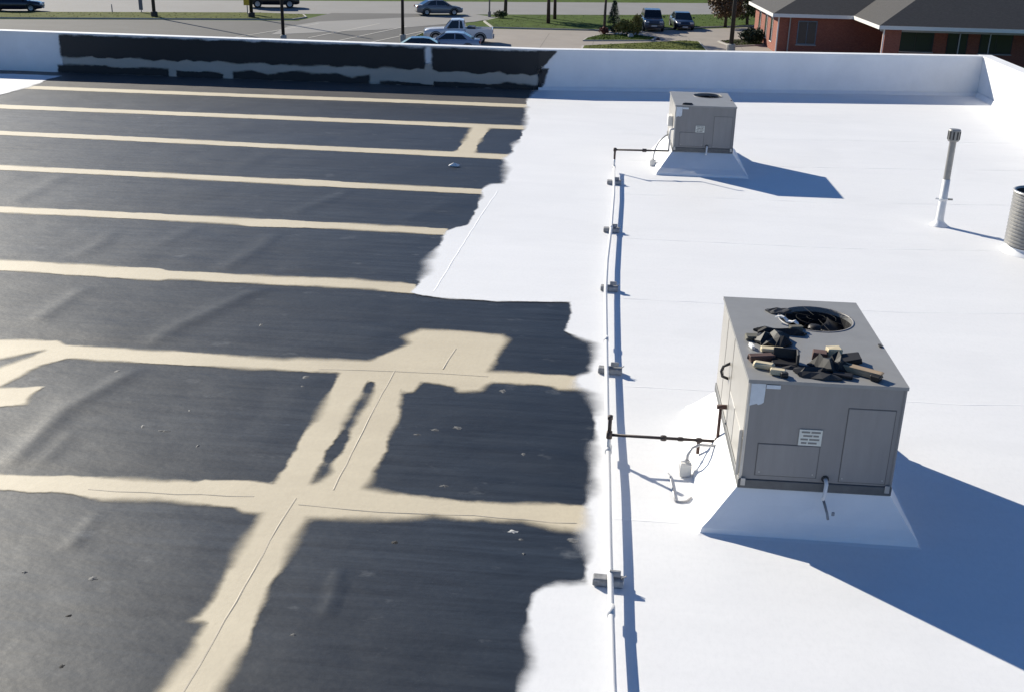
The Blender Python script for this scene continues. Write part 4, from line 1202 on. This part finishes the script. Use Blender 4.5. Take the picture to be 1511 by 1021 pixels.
def tree(name, label, p, h, tr, crown, m, n, leaf=0.16, seed=1, bark='bark', group=None, cat='tree'):
    rr = random.Random(seed)
    t = thing(name, label, cat, (p.x, p.y, G), 0, group)
    mb = MB()
    lean = (rr.uniform(-0.2, 0.2), rr.uniform(-0.2, 0.2))
    mb.tube([(0, 0, -0.1), (lean[0] * .3, lean[1] * .3, h * 0.3), (lean[0], lean[1], h * 0.62), (lean[0] * 1.6, lean[1] * 1.6, h * 0.92)], [tr * 1.25, tr, tr * 0.7, tr * 0.2], 8)
    mb.build('trunk', bark, t, True)
    cm = MB()
    cz, rx, rzz = crown
    for k in range(9):
        a = k * 2.4 + rr.uniform(-.3, .3)
        z0 = h * rr.uniform(0.36, 0.6)
        e_ = (lean[0] + math.cos(a) * rx * rr.uniform(.5, .8), lean[1] + math.sin(a) * rx * rr.uniform(.5, .8), cz + rr.uniform(-.4, .6) * rzz)
        lb = MB().tube([(lean[0] * .6, lean[1] * .6, z0), (e_[0] * .5 + lean[0] * .4, e_[1] * .5, (z0 + e_[2]) / 2 + 0.1), e_], [tr * 0.42, tr * 0.26, tr * 0.06], 6)
        lb.build('limb', bark, t, True)
        foliage(cm, e_, (rx * .5, rx * .5, rzz * .5), n // 14, leaf, rr, hollow=0.1)
    foliage(cm, (lean[0], lean[1], cz), (rx, rx, rzz), n * 5 // 14, leaf, rr)
    cm.build('crown', m, t)
    return t
tg = 'trees along the road'
tree('street_tree', 'left of the two close reddish trunks on the lawn', at(809, 37, G), 7.5, 0.15, (5.6, 2.2, 2.0), 'leaf_red', 1400, 0.14, 3, 'rust_pipe', tg)
tree('street_tree', 'right of the two close reddish trunks, slightly farther back', at(818.5, 31, G), 7.2, 0.14, (5.4, 2.0, 1.9), 'leaf_red', 1400, 0.14, 4, 'rust_pipe', tg)
tree('street_tree', 'slim grey trunk rising from the planted island', at(891, 52, G), 7.0, 0.11, (5.4, 1.5, 1.6), 'leaf_autumn', 900, 0.12, 5, 'bark', tg)
tree('street_tree', 'dark trunk standing at the road edge above the white pickup', at(745.5, 25, G), 8.5, 0.15, (6.2, 2.1, 2.3), 'leaf_green', 1600, 0.15, 6, 'bark', tg)
tree('street_tree', 'low brown and green tree just left of the brick building', at(1070, 41, G), 4.4, 0.13, (2.15, 1.8, 1.75), 'leaf_autumn', 3600, 0.12, 7, 'bark', tg)
tree('street_tree', 'green bushy tree hidden between lamp post and brick building', at(1102, 39, G), 4.4, 0.13, (2.0, 1.7, 1.8), 'leaf_green', 3800, 0.12, 8, 'bark', tg)
def shrub(name, label, p, rad, m, n, leaf, seed, cone=False, group='shrubs around the driveway', flowers=None):
    rr = random.Random(seed)
    t = thing(name, label, 'shrub', (p.x, p.y, G + 0.1), 0, group)
    MB().tube([(0, 0, -0.15), (0.02, 0, rad[2] * 0.9)], [0.06, 0.02], 6).build('stem', 'bark', t)
    mb = MB()
    if cone:
        for _ in range(n):
            z = rr.random() ** 1.3
            r_ = rad[0] * (1 - z) * (0.55 + 0.45 * rr.random()) + 0.05
            a = rr.uniform(0, 6.28)
            q = Vector((r_ * math.cos(a), r_ * math.sin(a), 0.1 + z * rad[2]))
            d = Vector((math.cos(a), math.sin(a), 0.7)).normalized()
            b = d.cross(Vector((0, 0, 1))).normalized()
            s_ = leaf * rr.uniform(.7, 1.3)
            mb.add([q, q + d * s_ + b * s_ * .4, q + d * s_ * 1.8, q + d * s_ - b * s_ * .4], [(0, 1, 2, 3)])
    else:
        foliage(mb, (0, 0, rad[2] * 0.95), rad, n, leaf, rr, hollow=0.3)
    mb.build('foliage', m, t)
    return t
shrub('conifer', 'small dark green cone shaped conifer on the lawn', at(905.5, 39, G), (0.62, 0.62, 2.0), 'leaf_blue', 1500, 0.10, 11, True)
shrub('bush', 'reddish low bush at the left end of the planted island', at(891, 53, G), (0.55, 0.5, 0.35), 'leaf_red', 500, 0.08, 12)
shrub('bush', 'dark round bush beside the reddish bush', at(907, 52, G), (0.5, 0.5, 0.45), 'leaf_dark', 600, 0.08, 13)
shrub('bush', 'broad yellow green bush in the middle of the planted island', at(922, 54, G), (1.15, 0.8, 0.72), 'leaf_yellow', 1500, 0.09, 14)
shrub('bush', 'tall yellow green bush at the right end of the planted island', at(939, 55, G), (0.62, 0.6, 1.0), 'leaf_yellow', 1200, 0.09, 15)
shrub('bush', 'large dark clipped bush against the brick corner', at(1109, 66, G), (1.25, 1.1, 0.68), 'leaf_dark', 2600, 0.09, 16)
shrub('bush', 'small dark bush behind the larger clipped one', at(1121, 64, G), (0.7, 0.7, 0.6), 'leaf_dark', 1100, 0.09, 17)
shrub('bush', 'low green weeds at the left end of the lawn', at(738, 29, G), (0.9, 0.5, 0.4), 'leaf_green', 500, 0.09, 18)
rk = at(930, 57, G)
tag(MB().lathe([(0.28, 0.0), (0.26, 0.14), (0.14, 0.26), (0.001, 0.28)], (0, 0, 0), 9).build('boulder', 'kerb', None, False, (rk.x, rk.y, G + 0.12)), 'pale boulder in front of the yellow green bushes', 'boulder')
rk = at(971, 60, G)
tag(MB().lathe([(0.16, 0.0), (0.15, 0.12), (0.07, 0.20), (0.001, 0.2)], (0, 0, 0), 8).build('boulder', 'mulch', None, False, (rk.x, rk.y, G + 0.02)), 'small dark stone on the driveway beside the planted island', 'boulder')
# hedge and trees far behind the road
rr = random.Random(5)
hb = ra + rn * (rw + 17)
wood = MB()
for i in range(60):
    p = hb + rd * (-190 + i * 7.5 + rr.uniform(-2, 2)) + rn * rr.uniform(0, 10)
    hh = rr.uniform(3.5, 7)
    wood.tube([(p.x, p.y, G - 0.1), (p.x + 0.1, p.y, G + hh * 0.6)], [0.2, 0.1], 6)
    foliage(wood, (p.x, p.y, G + hh * 0.55), (hh * 0.55, hh * 0.5, hh * 0.5), 420, 0.40, rr, hollow=0.2)
tag(wood.build('distant_trees', 'leaf_dark'), 'far row of dark trees beyond the second carriageway', 'trees', None, 'stuff')

# ------------------------------------------------------------------ poles and signs
def pole(name, label, base, h, r, m, group=None, lamp=True, rz=0.0):
    t = thing(name, label, 'pole', (base.x, base.y, G), rz, group)
    MB().tube([(0, 0, -0.1), (0, 0, h * .5), (0, 0, h)], [r * 1.15, r, r * 0.75], 10).build('shaft', m, t, True)
    MB().lathe([(r * 2.2, 0), (r * 2.2, 0.5), (r * 1.9, 0.55), (r, 0.56)], (0, 0, 0), 14).build('base', 'kerb' if lamp else m, t)
    if lamp:
        MB().tube([(0, 0, h - 0.15), (0.5, 0, h + 0.1), (1.0, 0, h + 0.12)], 0.05, 8).build('arm', m, t, True)
        MB().box((1.25, 0, h + 0.10), (0.7, 0.35, 0.14), None, 0.03).build('lamp_head', m, t)
    return t
lg = 'lamp posts around the car parks'
pole('lamp_post', 'black lamp post in the left car park below the dark van', at(418.5, 63, G), 8.5, 0.115, 'pole_dark', lg)
pole('lamp_post', 'black lamp post at the grass corner left of the white pickup', at(594.5, 62, G), 8.5, 0.115, 'pole_dark', lg)
pole('lamp_post', 'thickest dark post just left of the brick building', at(1078, 76, G), 9.0, 0.16, 'pole_dark', lg)
pole('utility_pole', 'dark wooden pole on the grass strip right of the narrow sign', at(228, 27, G), 9.5, 0.14, 'pole_wood', 'wooden poles along the grass strip', False)
pole('utility_pole', 'dark wooden pole on the grass strip beside the yellow sign', at(371.5, 28, G), 9.5, 0.14, 'pole_dark', 'wooden poles along the grass strip', False)
pole('utility_pole', 'thin faint pole at the left end of the green lawn', at(722, 26, G), 7.5, 0.07, 'steel_grey', None, False)
def sign(name, label, base, panel, h0, m, shape):
    t = thing(name, label, 'sign', (base.x, base.y, G), R(6))
    MB().tube([(0, 0, 0), (0, 0, h0 + panel[1] * 0.8)], 0.045, 8).build('post', 'steel_grey', t)
    if shape == 'diamond':
        s_ = panel[0]
        MB().add([(0, -0.06, h0), (s_, -0.06, h0 + s_), (0, -0.06, h0 + 2 * s_), (-s_, -0.06, h0 + s_), (0, -0.045, h0), (s_, -0.045, h0 + s_), (0, -0.045, h0 + 2 * s_), (-s_, -0.045, h0 + s_)],
                 [(0, 1, 2, 3), (7, 6, 5, 4), (0, 4, 5, 1), (1, 5, 6, 2), (2, 6, 7, 3), (3, 7, 4, 0)]).build('panel', m, t)
    else:
        MB().box((0, -0.06, h0 + panel[1] / 2), (panel[0], 0.04, panel[1]), None, 0.01).build('panel', m, t)
    return t
sign('road_sign', 'narrow grey purple sign board beside the left wooden pole', at(209, 21, G), (0.36, 1.5), 0.35, 'sign_back', 'rect')
sign('road_sign', 'yellow sign board standing left of the dark van', at(365.5, 23, G), (0.62, 1.3), 0.9, 'sign_yellow', 'rect')
pst = at(166, 21, G)
tag(MB().tube([(0, 0, 0), (0, 0, 0.5), (0, 0, 0.75)], [0.05, 0.05, 0.04], 8).build('marker_post', 'steel_grey', None, False, (pst.x, pst.y, G + 0.1)), 'short grey marker post on the grass strip', 'post')

# ------------------------------------------------------------------ vehicles
def loft(stations, cs):
    """stations: x, zb, zt, hw ; cs: list of (side fraction, height fraction)"""
    n = len(cs)
    vs, fs = [], []
    for x, zb, zt, hw in stations:
        vs += [(x, hw * s_, zb + (zt - zb) * f) for s_, f in cs]
    for i in range(len(stations) - 1):
        for k in range(n):
            fs.append((i * n + k, i * n + (k + 1) % n, (i + 1) * n + (k + 1) % n, (i + 1) * n + k))
    fs.append(tuple(range(n))[::-1])
    fs.append(tuple((len(stations) - 1) * n + k for k in range(n)))
    return MB().add(vs, fs)
CS = [(-0.90, 0), (0.90, 0), (0.98, 0.22), (1.0, 0.55), (0.97, 0.85), (0.90, 1.0), (-0.90, 1.0), (-0.97, 0.85), (-1.0, 0.55), (-0.98, 0.22)]
def vehicle(name, label, cat, p, heading, paint, style, scale=1.0):
    t = thing(name, label, cat, (p.x, p.y, G + 0.024), heading, 'vehicles beyond the parapet', scale)
    if style == 'sedan':
        L, W, st = 4.6, 0.89, [(-2.30, .34, .72, .78), (-2.22, .26, .92, .84), (-1.75, .22, .97, .88), (-0.9, .20, .95, .89), (0.6, .20, .93, .89), (1.2, .22, .88, .88), (1.9, .24, .80, .84), (2.22, .28, .68, .76), (2.30, .34, .55, .70)]
        gh = [(-1.85, .95), (-1.02, 1.40), (-0.55, 1.45), (0.35, 1.42), (1.22, .89)]
        wins = [((-1.30, .98), (-0.88, 1.34), (-0.40, 1.38), (-0.40, .98)), ((-0.33, .98), (-0.33, 1.38), (0.30, 1.36), (0.90, .96))]
        wx_ = (-1.35, 1.38); wr = 0.325
    elif style == 'suv':
        L, W, st = 4.7, 0.93, [(-2.35, .42, .85, .84), (-2.28, .34, 1.08, .90), (-1.7, .30, 1.12, .93), (0.7, .28, 1.10, .93), (1.4, .30, 1.06, .92), (2.1, .32, 1.0, .88), (2.32, .38, .85, .82), (2.36, .42, .65, .78)]
        gh = [(-2.28, 1.10), (-1.98, 1.72), (-0.8, 1.80), (0.35, 1.76), (1.02, 1.08)]
        wins = [((-2.05, 1.15), (-1.82, 1.66), (-1.15, 1.70), (-1.15, 1.15)), ((-1.07, 1.15), (-1.07, 1.71), (-0.25, 1.72), (-0.25, 1.15)), ((-0.17, 1.15), (-0.17, 1.72), (0.28, 1.69), (0.75, 1.14))]
        wx_ = (-1.42, 1.45); wr = 0.37
    else:
        L, W, st = 5.5, 0.96, [(-0.55, .36, 1.10, .95), (0.9, .34, 1.10, .96), (1.3, .36, 1.08, .95), (2.2, .38, 1.03, .93), (2.62, .42, .95, .90), (2.74, .46, .70, .86)]
        gh = [(-0.62, 1.08), (-0.42, 1.74), (-0.1, 1.80), (0.55, 1.77), (1.18, 1.08)]
        wins = [((-0.40, 1.14), (-0.28, 1.68), (-0.12, 1.72), (-0.12, 1.14)), ((-0.04, 1.14), (-0.04, 1.72), (0.50, 1.69), (0.92, 1.12))]
        wx_ = (-1.75, 1.75); wr = 0.40
    loft(st, CS).build('body', paint, t, True)
    if style == 'pickup':
        bed = MB()
        x0, x1, w, z0, z1 = -2.74, -0.57, 0.95, 0.40, 1.12
        bed.span((x0, -w, z0), (x1, w, z0 + 0.28))
        for s_ in (-1, 1):
            bed.span((x0, s_ * w, z0 + 0.281), (x1, s_ * (w - 0.09), z1), 0.02)
        bed.span((x0, -w + 0.092, z0 + 0.281), (x0 + 0.07, w - 0.092, z1))
        bed.span((x1 - 0.06, -w + 0.092, z0 + 0.281), (x1, w - 0.092, z1))
        bd = bed.build('cargo_bed', paint, t)
        MB().span((x0 + 0.072, -w + 0.095, z0 + 0.282), (x1 - 0.062, w - 0.095, z0 + 0.30)).build('bed_liner', 'trim_black', bd)
        MB().span((-1.35, -0.80, 0.72), (-0.75, 0.80, 1.25), 0.03).build('toolbox', 'trim_black', bd)
        MB().span((-2.86, -0.85, 0.42), (-2.76, 0.85, 0.60), 0.02).build('rear_bumper', 'steel_grey', t)
    # cabin: roof and pillars, tapering inwards
    vs, n = [], len(gh)
    for s_ in (-1, 1):
        for i, (x, z) in enumerate(gh):
            vs.append((x, s_ * W * (0.90 if i in (0, n - 1) else 0.74), z))
    fs = [(i, i + 1, n + i + 1, n + i) for i in range(n - 1)] + [tuple(range(n))[::-1], tuple(range(n, 2 * n))]
    MB().add(vs, fs).build('cabin', paint, t)
    zb_ = gh[0][1]
    zt_ = max(z for x, z in gh)
    def yside(z):
        f = (z - min(gh[0][1], gh[-1][1])) / (zt_ - min(gh[0][1], gh[-1][1]))
        return W * (0.905 - 0.16 * f) + 0.010
    for s_ in (-1, 1):
        for wv in wins:
            vs = [(x, s_ * yside(z), z) for x, z in wv] + [(x, s_ * (yside(z) - 0.02), z) for x, z in wv]
            MB().add(vs, [(0, 1, 2, 3) if s_ < 0 else (3, 2, 1, 0), (7, 6, 5, 4), (0, 4, 5, 1), (1, 5, 6, 2), (2, 6, 7, 3), (3, 7, 4, 0)]).build('side_window', 'glass', t)
    def screen(a, b, nm):
        ax, az = a; bx_, bz = b
        q = []
        for f, wf in ((0.10, 0.86), (0.92, 0.72)):
            x, z = ax + (bx_ - ax) * f, az + (bz - az) * f
            q += [(x, -W * wf, z), (x, W * wf, z)]
        nx, nz = (bz - az), -(bx_ - ax)
        l_ = math.hypot(nx, nz)
        sgn = 1 if nz > 0 else -1
        nx, nz = sgn * nx / l_ * 0.012, sgn * nz / l_ * 0.012
        vs = [(x + nx, y, z + nz) for x, y, z in q] + [(x - nx, y, z - nz) for x, y, z in q]
        MB().add(vs, [(0, 1, 3, 2), (4, 6, 7, 5), (0, 4, 5, 1), (2, 3, 7, 6), (0, 2, 6, 4), (1, 5, 7, 3)]).build(nm, 'glass', t)
    screen(gh[-1], gh[-2], 'windscreen')
    screen(gh[0], gh[1], 'rear_window')
    for wxx in wx_:
        for s_ in (-1, 1):
            wh_ = thing('wheel', None, None, (wxx, s_ * (W - 0.09), wr))
            wh_.parent = t
            wh_.rotation_euler = (math.pi / 2, 0, 0)
            MB().lathe([(wr * 0.6, -0.11), (wr * 0.97, -0.11), (wr, -0.08), (wr, 0.08), (wr * 0.97, 0.11), (wr * 0.6, 0.11)], (0, 0, 0), 20).build('tyre', 'tyre', wh_)
            rm = MB()
            for zz_ in (-0.10, 0.10):
                rm.lathe([(wr * 0.62, zz_), (wr * 0.55, zz_ * 1.02), (wr * 0.25, zz_ * 0.85), (0.001, zz_ * 0.95)], (0, 0, 0), 14)
            rm.build('rim', 'rim', wh_)
            ar = MB()
            ys = s_ * (W + 0.004)
            pts = [(wxx + (wr + 0.07) * math.cos(a_), ys, wr + (wr + 0.07) * math.sin(a_)) for a_ in [math.pi * k / 10 for k in range(11)]]
            ar.tube(pts, 0.035, 5)
            ar.build('wheel_arch', 'trim_black', t)
    xf, xr_ = st[-1][0], (st[0][0] if style != 'pickup' else -2.75)
    zf = {'sedan': 0.64, 'suv': 0.86, 'pickup': 0.88}[style]
    zr = {'sedan': 0.80, 'suv': 1.02, 'pickup': 0.95}[style]
    for s_ in (-1, 1):
        MB().box((xf - 0.10, s_ * W * 0.68, zf), (0.20, 0.34, 0.14), None, 0.03).build('headlight', 'lamp_clear', t)
        MB().box((xr_ + 0.04, s_ * W * 0.82, zr), (0.12, 0.20, 0.20), None, 0.02).build('tail_light', 'lamp_red', t)
        MB().box((gh[-1][0] - 0.42, s_ * (W + 0.08), gh[-1][1] + 0.12), (0.14, 0.18, 0.12), None, 0.03).build('mirror', 'trim_black', t)
    MB().box((xf - 0.03, 0, zf - 0.18), (0.08, W * 1.1, 0.13), None, 0.02).build('grille', 'trim_black', t)
    MB().box((xf - 0.005, 0, zf - 0.32), (0.08, 0.5, 0.11)).build('number_plate', 'plate_number', t)
    return t
def between(a, b):
    p, q = at(*a, G), at(*b, G)
    return (p + q) / 2, math.atan2((q - p).y, (q - p).x)
road_dir = math.atan2(rd.y, rd.x)
c_, h_ = between((-8, 17.5), (54, 17))
vehicle('sedan', 'dark navy sedan on the road at the far left', 'car', c_, road_dir, 'paint_navy', 'sedan', 1.08)
c_, h_ = between((376, 13), (422, 13))
vehicle('van', 'dark van on the road behind the left lamp post', 'van', c_ + Vector((0, 1, 0)), road_dir, 'paint_black', 'suv', 1.1)
c_, h_ = between((617, 22.5), (677, 23))
vehicle('sedan', 'silver grey sedan on the road above the white pickup', 'car', c_, road_dir + 0.05, 'paint_silver', 'sedan', 1.0)
c_, h_ = between((718, 62), (634, 64))
vehicle('pickup_truck', 'white pickup truck parked behind the pale blue sedan', 'pickup', c_, math.pi + 0.10, 'paint_white', 'pickup', 1.0)
c_, h_ = between((700, 78), (626, 78))
vehicle('sedan', 'pale blue sedan parked right behind the parapet', 'car', c_ + Vector((0, 0.6, 0)), math.pi + 0.08, 'paint_pale_blue', 'sedan', 0.98)
c_, h_ = between((646, 84), (596, 84))
vehicle('sedan', 'black car half hidden behind the pale blue sedan', 'car', c_ + Vector((-0.3, -0.3, 0)), math.pi + 0.15, 'paint_black', 'sedan', 0.95)
vehicle('sport_utility_vehicle', 'dark grey tall wagon facing the camera by the lawn', 'car', at(961, 44.5, G), R(-86), 'paint_grey', 'suv', 1.0)
vehicle('hatchback', 'dark blue car parked right of the tall grey wagon', 'car', at(1005, 42.5, G), R(-84), 'paint_blue', 'sedan', 1.0)

# ------------------------------------------------------------------ brick building
bl = thing('brick_building', 'red brick building with grey shingle hip roofs and white fascias', 'building', (12.45, 91.3, G), R(3.0))
EH = 3.0
def wing(x0, y0, x1, y1, rise, oh=0.55, porch=(0, 0)):
    w = MB()
    t_ = 0.25
    MB().span((x0 + oh + porch[0], y0 + oh + porch[1], 0), (x1 - oh, y1 - oh, EH - 0.06)).build('wall', 'brick', bl)
    # hip roof
    w_, d_ = x1 - x0, y1 - y0
    m_ = min(w_, d_) / 2
    if w_ > d_:
        r1, r2 = (x0 + m_, y0 + m_, EH + rise), (x1 - m_, y0 + m_, EH + rise)
        fs = [(0, 1, 5, 4), (1, 2, 5), (2, 3, 4, 5), (3, 0, 4)]
    else:
        r1, r2 = (x0 + m_, y0 + m_, EH + rise), (x0 + m_, y1 - m_, EH + rise)
        fs = [(0, 1, 4), (1, 2, 5, 4), (2, 3, 5), (3, 0, 4, 5)]
    rf = MB().add([(x0, y0, EH + 0.02), (x1, y0, EH + 0.02), (x1, y1, EH + 0.02), (x0, y1, EH + 0.02), r1, r2], fs + [(3, 2, 1, 0)]).build('roof', 'shingle', bl)
    for a, b, mm in (((x0, y0 - 0.03), (x1, y0 + 0.02), 'trim_white'), ((x0 - 0.03, y0 - 0.03), (x0 + 0.02, y1 + 0.03), 'trim_white'), ((x0, y1 - 0.02), (x1, y1 + 0.03), 'trim_white'), ((x1 - 0.02, y0 - 0.03), (x1 + 0.03, y1 + 0.03), 'trim_white')):
        MB().span((a[0], a[1], EH - 0.24), (b[0], b[1], EH + 0.015)).build('fascia', mm, rf)
    MB().span((x0 + 0.03, y0 + 0.03, EH - 0.058), (x1 - 0.03, y1 - 0.03, EH - 0.03)).build('soffit', 'soffit', rf)
    return rf
wing(-0.1, 0.0, 26, 11.6, 2.6)
wing(6.1, -7.4, 30, 6.5, 3.4, 0.55, (3.2, 3.0))
for cx_ in (6.95, 22.0):
    MB().span((cx_ - 0.3, -7.05, 0), (cx_ + 0.85, -6.45, EH - 0.07)).build('porch_pillar', 'brick', bl)
MB().span((6.4, -6.95, EH - 0.42), (29.5, -6.55, EH - 0.245)).build('porch_beam', 'trim_grey', bl)
def opening(a, b, y, frame_m='frame_blue'):
    f = MB().span((a[0], y - 0.04, a[1]), (b[0], y + 0.02, b[1])).build('window', frame_m, bl)
    MB().span((a[0] + 0.08, y - 0.055, a[1] + 0.08), ((a[0] + b[0]) / 2 - 0.03, y - 0.03, b[1] - 0.08)).build('pane', 'shade_glass', f)
    MB().span(((a[0] + b[0]) / 2 + 0.03, y - 0.055, a[1] + 0.08), (b[0] - 0.08, y - 0.03, b[1] - 0.08)).build('pane', 'shade_glass', f)
    MB().span((a[0] - 0.06, y - 0.10, a[1] - 0.08), (b[0] + 0.06, y + 0.02, a[1] - 0.005)).build('sill', 'trim_grey', f)
opening((2.0, 0.7), (3.5, 2.5), 0.55)
opening((8.5, 0.9), (11.2, 2.5), -3.85, 'trim_black')
opening((12.2, 0.5), (13.7, 2.5), -3.85, 'trim_black')
opening((14.6, 0.9), (17.0, 2.5), -3.85, 'trim_black')
for y_ in (2.5, 5.0, 8.0):
    f = MB().span((0.40, y_, 0.6), (0.46, y_ + 0.9, 2.5)).build('window', 'trim_white', bl)
    MB().span((0.385, y_ + 0.08, 0.68), (0.41, y_ + 0.82, 2.42)).build('pane', 'shade_glass', f)
for (x_, y_) in ((0.45, 0.46), (6.56, -7.0), (1.35, 0.47), (12.0, -6.94), (14.15, -6.94)):
    MB().tube([(x_, y_ - 0.10, EH - 0.2), (x_, y_ - 0.06, EH - 0.5), (x_, y_ - 0.06, 0.1)], 0.055 if x_ < 8 else 0.04, 6).build('downspout', 'trim_white' if x_ in (0.45, 6.56) else 'trim_grey', bl)
